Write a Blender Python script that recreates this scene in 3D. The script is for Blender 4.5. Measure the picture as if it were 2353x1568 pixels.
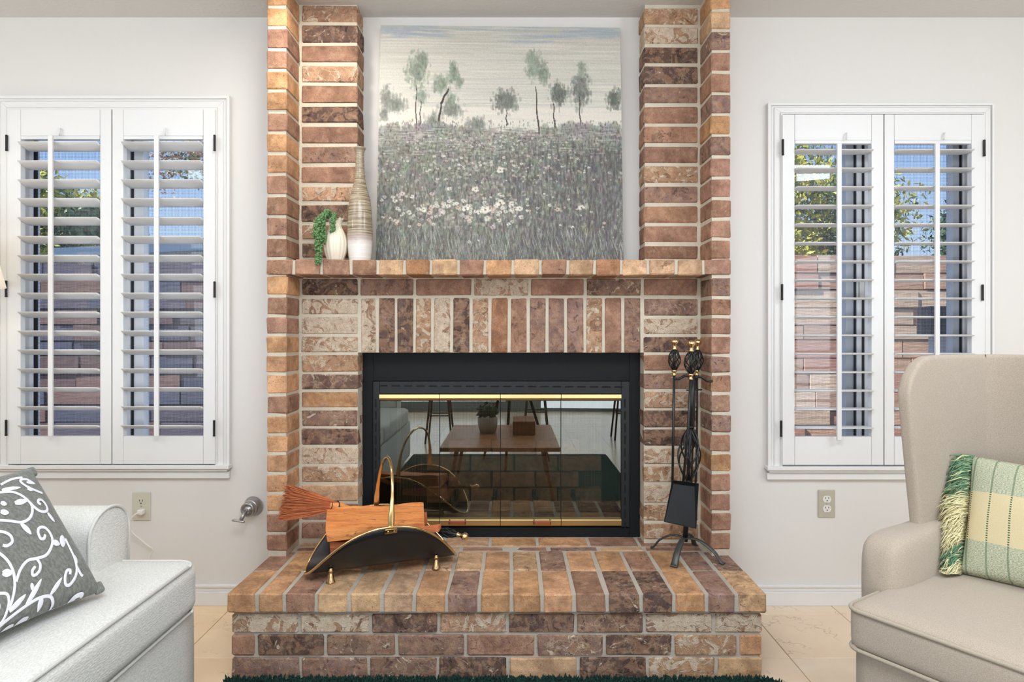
import bpy, bmesh, math, random
import numpy as np
from mathutils import Vector, Matrix, noise
random.seed(7); np.random.seed(7)
for o in list(bpy.data.objects): bpy.data.objects.remove(o)
SC = bpy.context.scene; COL = SC.collection
# ---------------------------------------------------------------- camera, world, sun, lights, exposure
F = 1500.0; CX = 1178.0; CY = 765.0; CH = 1.124
cam = bpy.data.objects.new('camera', bpy.data.cameras.new('camera')); COL.objects.link(cam)
cam.location = (0, 0, CH); cam.rotation_euler = (math.pi/2, 0, 0)
cam.data.sensor_width = 36; cam.data.lens = F*36/2353
cam.data.shift_x = (1176.5-CX)/2353; cam.data.shift_y = (CY-784)/2353
cam.data.clip_start = 0.02; SC.camera = cam
w = bpy.data.worlds.new('sky'); SC.world = w; w.use_nodes = True
nt = w.node_tree; nt.nodes.clear()
tc = nt.nodes.new('ShaderNodeTexCoord'); sp = nt.nodes.new('ShaderNodeSeparateXYZ'); rp = nt.nodes.new('ShaderNodeValToRGB')
bgn = nt.nodes.new('ShaderNodeBackground'); ow = nt.nodes.new('ShaderNodeOutputWorld')
nt.links.new(tc.outputs['Generated'], sp.inputs[0]); nt.links.new(sp.outputs['Z'], rp.inputs[0])
rp.color_ramp.elements[0].position = 0.0; rp.color_ramp.elements[0].color = (.62, .76, .95, 1)
rp.color_ramp.elements[1].position = 0.35; rp.color_ramp.elements[1].color = (.22, .42, .85, 1)
nt.links.new(rp.outputs[0], bgn.inputs[0]); bgn.inputs[1].default_value = 1.15
nt.links.new(bgn.outputs[0], ow.inputs[0])
def light(name, kind, loc, energy, color=(1, 1, 1), size=1, size_y=None, target=None, spread=None):
    l = bpy.data.lights.new(name, kind); l.energy = energy; l.color = color
    if kind == 'AREA':
        l.size = size
        if size_y: l.shape = 'RECTANGLE'; l.size_y = size_y
        if spread: l.spread = spread
    elif kind == 'SUN': l.angle = size
    else: l.shadow_soft_size = size
    o = bpy.data.objects.new(name, l); COL.objects.link(o); o.location = loc
    if target is not None:
        o.rotation_euler = (Vector(target)-Vector(loc)).to_track_quat('-Z', 'Y').to_euler()
    return o
light('sun', 'SUN', (-6, -3, 8), 10.0, (1, .95, .88), .01, target=(1, 0, 0.5))
light('rear_fill_left', 'AREA', (-1.2, -3.9, 1.0), 52, (.88, .94, 1.045), 2.2, 1.7, target=(-1.0, 2.7, .9))  # added fill panel before the solid rear wall, no window there
light('rear_fill_right', 'AREA', (1.5, -3.9, 1.0), 47, (.88, .94, 1.045), 2.2, 1.9, target=(1.0, 2.7, .9))  # added rear fill, right half; the wall has no door opening
light('ceiling_fill', 'AREA', (.0, .55, 2.40), 74, (.88, .95, 1.04), 1.5, target=(.0, 0.95, 0))  # added overhead fill for floor, hearth and seats, no real fixture
light('ceiling_fill_left', 'AREA', (-1.9, 1.0, 2.40), 12, (.90, .96, 1.04), .8, target=(-1.6, 1.7, 0))  # extra fill added above the sofa side, not a real fixture
light('ceiling_fill_right', 'AREA', (1.9, 1.0, 2.40), 27, (.89, .95, 1.03), .8, target=(1.6, 1.7, 0))  # extra fill added to brighten the right floor, not a real fixture
light('left_uplighter', 'POINT', (-2.35, 1.45, 2.0), 4.0, (.92, .96, 1.04), .05)
light('hearth_downlight', 'AREA', (-.75, 2.2, 2.395), 5, (1, .93, .84), .10, target=(-.6, 2.25, 0))
light('left_side_fill', 'AREA', (-3.0, -.8, 1.2), 16, (.88, .95, 1.05), 1.6, 1.6, target=(.2, 2.2, .9))  # added left fill, the side wall has no window
light('right_side_fill', 'AREA', (3.0, -.4, 1.1), 21, (.88, .95, 1.05), 1.6, 1.5, target=(-1.2, 1.2, .3))  # fill added from the right for the sofa front, no window there
SC.view_settings.view_transform = 'Standard'; SC.view_settings.look = 'None'
SC.view_settings.gamma = 1; SC.view_settings.use_curve_mapping = False
SC.view_settings.exposure = 0.04
SC.cycles.max_bounces = 8; SC.cycles.transparent_max_bounces = 16
# ---------------------------------------------------------------- helpers
def P(px, py, Y): return Vector(((px-CX)*Y/F, Y, CH-(py-CY)*Y/F))
def X_(px, Y): return (px-CX)*Y/F
def Z_(py, Y): return CH-(py-CY)*Y/F
def floorP(px, py, z):
    Y = (CH-z)*F/(py-CY); return P(px, py, Y)
def lin(r, g, b):
    f = lambda c: (c/255/12.92) if c/255 <= .04045 else ((c/255+.055)/1.055)**2.4
    return (f(r), f(g), f(b), 1)
W = {}
def link(o, parent=None, origin=Vector((0, 0, 0))):
    COL.objects.link(o)
    W[o.name] = Vector(origin)
    if parent is not None:
        o.parent = parent; o.location = Vector(origin)-W[parent.name]
    else: o.location = origin
    return o
def props(o, label=None, cat=None, group=None, kind=None):
    if label: o['label'] = label
    if cat: o['category'] = cat
    if group: o['group'] = group
    if kind: o['kind'] = kind
    return o
def thing(name, loc, label, cat, group=None, kind=None):
    o = bpy.data.objects.new(name, None); o.empty_display_size = .05
    link(o, None, Vector(loc)); return props(o, label, cat, group, kind)
def group_struct(name, loc):
    o = bpy.data.objects.new(name, None); link(o, None, Vector(loc)); o['kind'] = 'structure'; return o
def mk(name, V, Fc, mat, parent=None, smooth=False, origin=None):
    V = [Vector(v) for v in V]
    if origin is None:
        xs = [v.x for v in V]; ys = [v.y for v in V]; zs = [v.z for v in V]
        origin = Vector(((min(xs)+max(xs))/2, (min(ys)+max(ys))/2, (min(zs)+max(zs))/2 if parent is not None else min(zs)))
    origin = Vector(origin)
    me = bpy.data.meshes.new(name); me.from_pydata([v-origin for v in V], [], Fc); me.validate(); me.update()
    bm = bmesh.new(); bm.from_mesh(me); bmesh.ops.recalc_face_normals(bm, faces=bm.faces); bm.to_mesh(me); bm.free()
    me.materials.append(mat)
    if smooth:
        for p in me.polygons: p.use_smooth = True
    return link(bpy.data.objects.new(name, me), parent, origin)
class MB:
    def __init__(s): s.v = []; s.f = []
    def add(s, V, Fc):
        n = len(s.v); s.v += [Vector(v) for v in V]; s.f += [tuple(i+n for i in f) for f in Fc]; return s
    def box(s, x0, x1, y0, y1, z0, z1):
        return s.add([(x0, y0, z0), (x1, y0, z0), (x1, y1, z0), (x0, y1, z0), (x0, y0, z1), (x1, y0, z1), (x1, y1, z1), (x0, y1, z1)],
                     [(0, 3, 2, 1), (4, 5, 6, 7), (0, 1, 5, 4), (1, 2, 6, 5), (2, 3, 7, 6), (3, 0, 4, 7)])
    def build(s, name, mat, parent=None, smooth=False): return mk(name, s.v, s.f, mat, parent, smooth)
def bevel_mod(o, wd, seg=2):
    m = o.modifiers.new('bevel', 'BEVEL'); m.width = wd; m.segments = seg; m.limit_method = 'ANGLE'; m.angle_limit = math.radians(40); return o
def box(name, x0, x1, y0, y1, z0, z1, mat, parent=None, bev=0, seg=2):
    x0, x1 = min(x0, x1), max(x0, x1); y0, y1 = min(y0, y1), max(y0, y1); z0, z1 = min(z0, z1), max(z0, z1)
    o = MB().box(x0, x1, y0, y1, z0, z1).build(name, mat, parent)
    if bev: bevel_mod(o, bev, seg)
    return o
def pbox(name, pxa, pxb, pya, pyb, Y, depth, mat, parent=None, bev=0, seg=2):
    "box whose front face at depth Y covers the measured rectangle; depth goes back"
    return box(name, X_(pxa, Y), X_(pxb, Y), Y, Y+depth, Z_(pya, Y), Z_(pyb, Y), mat, parent, bev, seg)
def tube_vf(pts, r, n=8, cap=True):
    pts = [Vector(p) for p in pts]; m = len(pts)
    rs = r if isinstance(r, (list, tuple)) else [r]*m
    V = []; Fc = []; up = None
    for i, p in enumerate(pts):
        t = (pts[min(i+1, m-1)]-pts[max(i-1, 0)]).normalized()
        if up is None:
            up = Vector((0, 0, 1)) if abs(t.z) < .9 else Vector((0, 1, 0))
        a = t.cross(up).normalized(); b = a.cross(t).normalized(); up = b
        for k in range(n):
            an = 2*math.pi*k/n; V.append(p+(a*math.cos(an)+b*math.sin(an))*rs[i])
    for i in range(m-1):
        for k in range(n):
            k2 = (k+1) % n; Fc.append((i*n+k, i*n+k2, (i+1)*n+k2, (i+1)*n+k))
    if cap: Fc.append(tuple(range(n-1, -1, -1))); Fc.append(tuple(range((m-1)*n, m*n)))
    return V, Fc
def tube(name, pts, r, mat, parent=None, n=8, smooth=True):
    V, Fc = tube_vf(pts, r, n); return mk(name, V, Fc, mat, parent, smooth)
def spline(pts, k=6):
    pts = [Vector(p) for p in pts]; out = []
    for i in range(len(pts)-1):
        p0 = pts[max(i-1, 0)]; p1 = pts[i]; p2 = pts[i+1]; p3 = pts[min(i+2, len(pts)-1)]
        for j in range(k):
            t = j/k
            out.append(.5*((2*p1)+(p2-p0)*t+(2*p0-5*p1+4*p2-p3)*t*t+(3*p1-p0-3*p2+p3)*t**3))
    out.append(pts[-1]); return out
def lathe_vf(c, prof, n=32, axis=Vector((0, 0, 1)), mod=None):
    "prof: (radius, distance along axis)"
    axis = Vector(axis).normalized(); a = axis.orthogonal().normalized(); b = axis.cross(a); c = Vector(c)
    V = []; Fc = []
    for i, (r, h) in enumerate(prof):
        for k in range(n):
            t = 2*math.pi*k/n; rr = r*(mod(t, i/(len(prof)-1)) if mod else 1)
            V.append(c+axis*h+(a*math.cos(t)+b*math.sin(t))*rr)
    for i in range(len(prof)-1):
        for k in range(n):
            k2 = (k+1) % n; Fc.append((i*n+k, i*n+k2, (i+1)*n+k2, (i+1)*n+k))
    Fc.append(tuple(range(n-1, -1, -1))); Fc.append(tuple(range((len(prof)-1)*n, len(prof)*n)))
    return V, Fc
def lathe(name, c, prof, mat, parent=None, n=32, axis=(0, 0, 1), mod=None):
    V, Fc = lathe_vf(c, prof, n, Vector(axis), mod); return mk(name, V, Fc, mat, parent, True)
def softbox_vf(sx, sy, sz, r, n=10, crown=(0, 0, 0), wob=0, seed=0):
    "rounded box centred on the origin; crown bulges the faces"
    V = []; Fc = []; idx = {}
    hx, hy, hz = sx/2, sy/2, sz/2
    def pt(a, b, c):
        key = (round(a, 5), round(b, 5), round(c, 5))
        if key in idx: return idx[key]
        def warp(t, h):   # more samples near the edges
            s = math.copysign(abs(t)**.6, t); return s*h
        x, y, z = warp(a, hx), warp(b, hy), warp(c, hz)
        ix = max(-hx+r, min(hx-r, x)); iy = max(-hy+r, min(hy-r, y)); iz = max(-hz+r, min(hz-r, z))
        d = Vector((x-ix, y-iy, z-iz))
        if d.length > 1e-9: d = d.normalized()*r
        q = Vector((ix, iy, iz))+d
        fx = 1-(x/hx)**2; fy = 1-(y/hy)**2; fz = 1-(z/hz)**2
        q.x += math.copysign(crown[0]*fy*fz, x)*abs(x/hx); q.y += math.copysign(crown[1]*fx*fz, y)*abs(y/hy); q.z += math.copysign(crown[2]*fx*fy, z)*abs(z/hz)
        if wob: q += noise.noise_vector(q*6+Vector((seed, 0, 0)))*wob
        idx[key] = len(V); V.append(q); return idx[key]
    L = [-1+2*i/n for i in range(n+1)]
    for ax in range(3):
        for sgn in (-1, 1):
            for i in range(n):
                for j in range(n):
                    quad = []
                    for (u, v) in ((L[i], L[j]), (L[i+1], L[j]), (L[i+1], L[j+1]), (L[i], L[j+1])):
                        c = [0, 0, 0]; c[ax] = sgn; c[(ax+1) % 3] = u; c[(ax+2) % 3] = v
                        quad.append(pt(*c))
                    Fc.append(tuple(quad) if sgn > 0 else tuple(quad[::-1]))
    return V, Fc
def softbox(name, c, size, r, mat, parent=None, M=None, n=14, crown=(0, 0, 0), wob=0, seed=0):
    V, Fc = softbox_vf(*size, r, n, crown, wob, seed)
    M = M or Matrix.Identity(3); c = Vector(c)
    return mk(name, [M @ v+c for v in V], Fc, mat, parent, True)
# ---------------------------------------------------------------- materials
class NT:
    def __init__(s, name):
        s.m = bpy.data.materials.new(name); s.m.use_nodes = True; s.t = s.m.node_tree; s.t.nodes.clear()
        s.out = s.n('ShaderNodeOutputMaterial'); s.b = s.n('ShaderNodeBsdfPrincipled'); s.l(s.b.outputs[0], s.out.inputs[0])
    def n(s, t, **k):
        x = s.t.nodes.new(t)
        for a, v in k.items(): setattr(x, a, v)
        return x
    def l(s, a, b): s.t.links.new(a, b)
    def set(s, **k):
        for a, v in k.items():
            i = s.b.inputs[a.replace('_', ' ')]
            if hasattr(v, 'links') or hasattr(v, 'is_linked'): s.l(v, i)
            else: i.default_value = v
    def coord(s, which='Object'): return s.n('ShaderNodeTexCoord').outputs[which]
    def mapping(s, vec, scale=(1, 1, 1), rot=(0, 0, 0)):
        m = s.n('ShaderNodeMapping'); m.inputs['Scale'].default_value = scale; m.inputs['Rotation'].default_value = rot; s.l(vec, m.inputs[0]); return m.outputs[0]
    def noise(s, vec, scale, detail=3, rough=.5, dist=0, out=0):
        x = s.n('ShaderNodeTexNoise'); x.inputs['Scale'].default_value = scale; x.inputs['Detail'].default_value = detail
        x.inputs['Roughness'].default_value = rough; x.inputs['Distortion'].default_value = dist; s.l(vec, x.inputs['Vector']); return x.outputs[out]
    def ramp(s, fac, stops):
        r = s.n('ShaderNodeValToRGB'); e = r.color_ramp.elements
        while len(e) < len(stops): e.new(.5)
        for k, (p, c) in enumerate(stops):
            e[k].position = p; e[k].color = c if isinstance(c, tuple) else (c, c, c, 1)
        s.l(fac, r.inputs[0]); return r.outputs[0]
    def mix(s, fac, a, b, mode='MIX'):
        x = s.n('ShaderNodeMix', data_type='RGBA', blend_type=mode)
        for i, v in ((0, fac), (6, a), (7, b)):
            if hasattr(v, 'is_linked'): s.l(v, x.inputs[i])
            else: x.inputs[i].default_value = v
        return x.outputs[2]
    def math(s, op, a, b=0, c=0, clamp=False):
        x = s.n('ShaderNodeMath', operation=op); x.use_clamp = clamp
        for i, v in enumerate((a, b, c)):
            if hasattr(v, 'is_linked'): s.l(v, x.inputs[i])
            else: x.inputs[i].default_value = v
        return x.outputs[0]
    def bump(s, h, dist=.001, strength=1):
        b = s.n('ShaderNodeBump'); b.inputs['Distance'].default_value = dist; b.inputs['Strength'].default_value = strength
        s.l(h, b.inputs['Height']); s.l(b.outputs[0], s.b.inputs['Normal'])
def simple(name, col, rough=.6, metal=0, noise_amt=0, nscale=20, bump=0, bscale=100, **k):
    t = NT(name); c = t.coord()
    base = col if len(col) == 4 else (*col, 1)
    nz = t.noise(c, nscale, 4)
    lo = tuple(x*(1-noise_amt) for x in base[:3])+(1,); hi = tuple(min(1, x*(1+noise_amt)) for x in base[:3])+(1,)
    t.set(Base_Color=t.mix(nz, lo, hi), Roughness=rough, Metallic=metal, **k)
    if bump: t.bump(t.noise(c, bscale, 3), bump)
    return t.m
def brick_mat():
    t = NT('brick'); oi = t.n('ShaderNodeObjectInfo'); c0 = t.coord()
    off = t.n('ShaderNodeVectorMath', operation='SCALE'); cmb = t.n('ShaderNodeCombineXYZ')
    t.l(t.math('MULTIPLY', oi.outputs['Random'], 31.0), cmb.inputs[0]); t.l(t.math('MULTIPLY', oi.outputs['Random'], 57.0), cmb.inputs[1]); t.l(t.math('MULTIPLY', oi.outputs['Random'], 13.0), cmb.inputs[2])
    ad = t.n('ShaderNodeVectorMath', operation='ADD'); t.l(c0, ad.inputs[0]); t.l(cmb.outputs[0], ad.inputs[1]); v = ad.outputs[0]
    col = oi.outputs['Color']; al = oi.outputs['Alpha']
    big = t.noise(v, 13, 3, .55, .6)
    c = t.mix(t.ramp(big, [(.35, .0), (.65, 1.0)]), t.mix(1, col, (.66, .62, .61, 1), 'MULTIPLY'), t.mix(1, col, (1.16, 1.13, 1.10, 1), 'MULTIPLY'))
    # fired / charred patches with hard edges on the tumbled bricks
    d1 = t.noise(v, 21, 4, .6, 1.4)
    ad2 = t.n('ShaderNodeVectorMath', operation='ADD'); t.l(v, ad2.inputs[0]); ad2.inputs[1].default_value = (7.3, 1.1, 4.7)
    d2 = t.noise(ad2.outputs[0], 17, 4, .6, 1.8)
    am = t.math('MULTIPLY', al, 1.0)
    darkm = t.math('MULTIPLY', t.ramp(d1, [(.60, 0.0), (.625, 1.0)]), t.math('GREATER_THAN', al, .2))
    c = t.mix(t.math('MULTIPLY', darkm, .75), c, t.mix(1, col, (.38, .33, .34, 1), 'MULTIPLY'))
    # second tone patches
    ad3 = t.n('ShaderNodeVectorMath', operation='ADD'); t.l(v, ad3.inputs[0]); ad3.inputs[1].default_value = (2.3, 9.1, 3.7)
    d3 = t.noise(ad3.outputs[0], 14, 3, .5, 2.2)
    tone = t.math('MULTIPLY', t.ramp(d3, [(.5, 0.0), (.53, 1.0)]), t.math('MULTIPLY', t.math('GREATER_THAN', al, .2), .45))
    c = t.mix(tone, c, lin(182, 142, 112))
    # cream slurry patches: how much comes from alpha
    thr = t.math('SUBTRACT', .80, t.math('MULTIPLY', al, .42))
    wm = t.math('MULTIPLY', t.math('SUBTRACT', d2, thr), 30.0, clamp=True)
    creamv = t.noise(v, 40, 3)
    cream = t.mix(creamv, lin(196, 172, 146), lin(240, 226, 204))
    c = t.mix(t.math('MULTIPLY', wm, .93), c, cream)
    # raised cream veins
    vo = t.n('ShaderNodeTexVoronoi', feature='DISTANCE_TO_EDGE'); vo.inputs['Scale'].default_value = 22
    wv = t.n('ShaderNodeVectorMath', operation='ADD'); t.l(v, wv.inputs[0])
    sc = t.n('ShaderNodeVectorMath', operation='SCALE'); t.l(t.noise(v, 18, 3, .5, 0, 1), sc.inputs[0]); sc.inputs['Scale'].default_value = .09
    t.l(sc.outputs[0], wv.inputs[1]); t.l(wv.outputs[0], vo.inputs['Vector'])
    vein = t.math('MULTIPLY', t.ramp(vo.outputs[0], [(.02, 1.0), (.05, 0.0)]), t.math('MULTIPLY', t.math('SUBTRACT', al, .25, clamp=True), 1.3, clamp=True))
    vein = t.math('MULTIPLY', vein, t.ramp(t.noise(v, 9, 2), [(.45, 0.0), (.55, 1.0)]))
    c = t.mix(vein, c, lin(232, 212, 184))
    # sanded, mottled surface
    mt_ = t.noise(ad3.outputs[0], 62, 5, .72)
    c = t.mix(t.ramp(mt_, [(.42, 0.0), (.60, .55)]), c, t.mix(1, c, (.70, .64, .60, 1), 'MULTIPLY'))
    hz = t.noise(ad2.outputs[0], 34, 5, .7)
    c = t.mix(t.ramp(hz, [(.52, 0.0), (.68, .42)]), c, lin(206, 176, 146))
    # grains
    g = t.noise(v, 300, 3, .75)
    c = t.mix(t.ramp(g, [(.56, 0.0), (.66, .6)]), c, t.mix(1, c, (1.5, 1.46, 1.38, 1), 'MULTIPLY'))
    g2 = t.noise(ad2.outputs[0], 190, 3, .7)
    c = t.mix(t.ramp(g2, [(.61, 0.0), (.67, .75)]), c, lin(88, 64, 52))
    t.set(Base_Color=c, Roughness=.88, Specular_IOR_Level=.25)
    h = t.math('ADD', t.math('ADD', t.math('MULTIPLY', t.noise(v, 70, 6, .75), 1.1), t.math('MULTIPLY', g, .7)), t.math('ADD', t.math('MULTIPLY', wm, .45), t.math('ADD', t.math('MULTIPLY', vein, .6), t.math('MULTIPLY', darkm, -.5))))
    t.bump(h, .0034, 1.0)
    return t.m
M = {}
M['brick'] = brick_mat()
M['mortar'] = simple('mortar', lin(206, 196, 176), .95, noise_amt=.16, nscale=25, bump=.0025, bscale=140)
M['mortar_grey'] = simple('hearth_mortar', lin(186, 178, 164), .95, noise_amt=.15, nscale=25, bump=.0025, bscale=140)
M['wall'] = simple('wall_paint', lin(226, 223, 218), .75, noise_amt=.012, nscale=3, bump=.0006, bscale=38)
M['ceil'] = simple('ceiling_paint', lin(222, 220, 216), .85, noise_amt=.02, nscale=6, bump=.002, bscale=60)
M['trim'] = simple('white_trim', lin(232, 231, 228), .42)
M['shutter'] = simple('shutter_paint', lin(232, 232, 230), .38)
M['vinyl'] = simple('white_vinyl', lin(238, 240, 242), .35)
M['vinyl_shade'] = simple('grey_shade_vinyl', lin(186, 190, 198), .4)  # grey for the post; as sash bands it paints the screen-frame shadow
M['gasket'] = simple('black_gasket', (.01, .01, .012), .5)
M['hinge'] = simple('dark_hinge', (.012, .011, .010), .45, .3)
M['black'] = simple('black_metal', (.010, .012, .013), .5, 0, Specular_IOR_Level=.15, bump=.0003, bscale=200)
M['black_satin'] = simple('black_satin', (.013, .015, .016), .35, 0, Specular_IOR_Level=.25)
M['slot'] = simple('slot_black', (.002, .002, .002), .9)
M['iron'] = simple('wrought_iron', (.030, .033, .033), .36, .55, bump=.0004, bscale=120)
M['iron_leg'] = simple('worn_iron', (.085, .092, .088), .42, .6, noise_amt=.2, nscale=40, bump=.0006, bscale=90)
M['brass'] = simple('polished_brass', (.80, .58, .28), .2, 1, noise_amt=.04, nscale=30)
M['rail_brass'] = simple('rail_brass', (.62, .45, .20), .3, .85)
M['brass_dark'] = simple('aged_brass', (.62, .43, .22), .22, 1, noise_amt=.1, nscale=60)
M['copper'] = simple('copper_wood', lin(150, 82, 48), .35, .2, noise_amt=.15, nscale=30)
M['ivory'] = simple('ivory_plastic', lin(206, 202, 184), .4)
M['ivory_dark'] = simple('beige_plastic', lin(186, 180, 160), .4)
M['white_plastic'] = simple('white_plastic', lin(228, 226, 218), .35)
M['chrome'] = simple('dull_chrome', (.42, .42, .42), .35, .9, noise_amt=.2, nscale=60, bump=.0006, bscale=90)
def glass_mat(name, fac, tint, gl=(1, 1, 1, 1)):
    t = NT(name); tr = t.n('ShaderNodeBsdfTransparent'); g = t.n('ShaderNodeBsdfGlossy'); g.inputs['Roughness'].default_value = 0.0
    g.inputs['Color'].default_value = gl; tr.inputs[0].default_value = tint
    m = t.n('ShaderNodeMixShader'); m.inputs[0].default_value = fac; t.l(tr.outputs[0], m.inputs[1]); t.l(g.outputs[0], m.inputs[2]); t.l(m.outputs[0], t.out.inputs[0]); return t.m
M['door_glass'] = glass_mat('smoked_glass', .125, (.74, .72, .68, 1), (.86, .93, .90, 1))
M['window_glass'] = glass_mat('window_glass', .03, (.97, .99, 1, 1))
def screen_mat(name, colr, pitch, cover):
    t = NT(name); c = t.coord(); s = t.n('ShaderNodeSeparateXYZ'); t.l(c, s.inputs[0])
    a = t.math('SINE', t.math('MULTIPLY', t.math('ADD', s.outputs[0], s.outputs[2]), 2*math.pi/pitch))
    b = t.math('SINE', t.math('MULTIPLY', t.math('SUBTRACT', s.outputs[0], s.outputs[2]), 2*math.pi/pitch))
    k = t.math('MULTIPLY', t.math('ADD', t.math('MULTIPLY', a, b), cover), 2.2, clamp=True)
    tr = t.n('ShaderNodeBsdfTransparent'); m = t.n('ShaderNodeMixShader')
    t.set(Base_Color=colr, Roughness=.6)
    t.l(k, m.inputs[0]); t.l(tr.outputs[0], m.inputs[1]); t.l(t.b.outputs[0], m.inputs[2]); t.l(m.outputs[0], t.out.inputs[0]); return t.m
M['screen'] = screen_mat('solar_screen', lin(150, 152, 156), .0125, -.28)
M['fire_mesh'] = screen_mat('spark_mesh', (.36, .31, .21, 1), .0095, -.30)
def fabric(name, col, amt=.12, scale=900, b=.0006, stretch=(1, 1, 1), rough=.9):
    t = NT(name); c = t.mapping(t.coord(), stretch)
    n1 = t.noise(c, scale, 2, .7); n2 = t.noise(c, 9, 3); base = col
    dk = tuple(x*(1-amt*1.6) for x in base[:3])+(1,); lt = tuple(min(1, x*(1+amt)) for x in base[:3])+(1,)
    cc = t.mix(t.ramp(n1, [(.38, 0.0), (.62, 1.0)]), dk, lt)
    cc = t.mix(t.math('MULTIPLY', n2, .12), cc, dk)
    t.set(Base_Color=cc, Roughness=rough, Sheen_Weight=.25, Sheen_Roughness=.5, Specular_IOR_Level=.15)
    t.bump(t.noise(c, scale*.6, 3, .6), b); return t.m
M['sofa'] = fabric('sofa_chenille', lin(222, 222, 216), .09, 420, .0022, (1, .35, 1))
M['linen'] = fabric('linen_weave', lin(182, 169, 153), .11, 600, .0008)
M['linen_pipe'] = fabric('linen_piping', lin(178, 166, 148), .08, 600, .0004)
M['sofa_pipe'] = fabric('sofa_piping', lin(218, 218, 212), .06, 600, .0004)
M['velvet'] = fabric('grey_velvet', lin(122, 124, 118), .16, 160, .0006, (1, 1, .4))
M['white_print'] = fabric('white_flock', lin(232, 233, 240), .04, 500, .0004)
M['tan_pillow'] = fabric('tan_fabric', lin(196, 176, 140), .1, 500, .0006)
M['thread_dark'] = simple('seam_thread', lin(112, 96, 82), .9)
# wood for logs and furniture
def wood(name, c1, c2, st=(3, 40, 40), rough=.7, bump=.002):
    t = NT(name); v = t.mapping(t.coord(), st)
    n1 = t.noise(v, 1.6, 5, .6, .4); n2 = t.noise(t.coord(), 9, 3)
    c = t.mix(t.ramp(n1, [(.3, 0.0), (.7, 1.0)]), c1, c2)
    c = t.mix(t.ramp(n2, [(.62, 0.0), (.72, .5)]), c, tuple(x*.55 for x in c1[:3])+(1,))
    fl_ = t.noise(t.mapping(t.coord(), tuple(max(6, q*.6) for q in st)), 3.5, 4, .6, .8)
    if bump > .001: c = t.mix(t.ramp(fl_, [(.60, 0.0), (.64, .6)]), c, tuple(x*.5 for x in c1[:3])+(1,))
    t.set(Base_Color=c, Roughness=rough); t.bump(t.math('ADD', n1, fl_), bump); return t.m
M['log'] = wood('split_fir', lin(206, 120, 62), lin(240, 162, 92))
M['log_dark'] = wood('split_fir_red', lin(168, 84, 50), lin(214, 128, 78))
M['table_wood'] = wood('table_wood', lin(128, 82, 52), lin(170, 116, 76), (2, 30, 30), .4, .0003)
M['dark_wood'] = wood('dark_wood', lin(42, 28, 20), lin(66, 44, 32), (2, 30, 30), .4, .0003)
M['broom'] = simple('broom_straw', lin(206, 122, 74), .8, noise_amt=.35, nscale=60)
M['broom_neck'] = simple('broom_neck', lin(224, 150, 84), .6, noise_amt=.2, nscale=60)
M['rug'] = simple('green_wool', lin(18, 56, 48), .95, noise_amt=.4, nscale=30, bump=.01, bscale=140)
M['firebrick'] = simple('firebrick', (.055, .035, .026), .9, noise_amt=.3, nscale=12)
def tile_mat():
    t = NT('marble_tile'); oi = t.n('ShaderNodeObjectInfo'); c0 = t.coord()
    cmb = t.n('ShaderNodeCombineXYZ'); t.l(t.math('MULTIPLY', oi.outputs['Random'], 41.0), cmb.inputs[0]); t.l(t.math('MULTIPLY', oi.outputs['Random'], 17.0), cmb.inputs[1])
    ad = t.n('ShaderNodeVectorMath', operation='ADD'); t.l(c0, ad.inputs[0]); t.l(cmb.outputs[0], ad.inputs[1]); v = ad.outputs[0]
    n = t.noise(v, 5, 4, .55, .6)
    c = t.mix(n, lin(230, 206, 178), lin(248, 236, 218))
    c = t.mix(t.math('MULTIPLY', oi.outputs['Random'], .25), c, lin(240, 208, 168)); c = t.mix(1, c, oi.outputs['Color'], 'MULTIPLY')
    vo = t.n('ShaderNodeTexVoronoi', feature='DISTANCE_TO_EDGE'); vo.inputs['Scale'].default_value = 4.5
    wv = t.n('ShaderNodeVectorMath', operation='ADD'); t.l(v, wv.inputs[0])
    sc = t.n('ShaderNodeVectorMath', operation='SCALE'); t.l(t.noise(v, 7, 4, .6, 0, 1), sc.inputs[0]); sc.inputs['Scale'].default_value = .35
    t.l(sc.outputs[0], wv.inputs[1]); t.l(wv.outputs[0], vo.inputs['Vector'])
    vein = t.math('MULTIPLY', t.ramp(vo.outputs[0], [(.0, .8), (.02, 0.0)]), t.ramp(t.noise(v, 3, 2), [(.45, 0.0), (.6, 1.0)]))
    c = t.mix(vein, c, lin(146, 122, 104))
    t.set(Base_Color=c, Roughness=.22); return t.m
M['tile'] = tile_mat()
M['grout'] = simple('grout', lin(150, 130, 108), .9)
BR = {'O': ((214, 168, 126), .14), 'T': ((224, 188, 150), .18), 'R': ((176, 138, 116), .16), 'P': ((158, 130, 118), .32), 'D': ((116, 95, 86), .36),
      'W': ((186, 154, 128), .88), 'C': ((194, 158, 128), .60), 'M': ((150, 124, 110), .45), 'B': ((184, 138, 104), .10)}
BCACHE = {}
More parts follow.
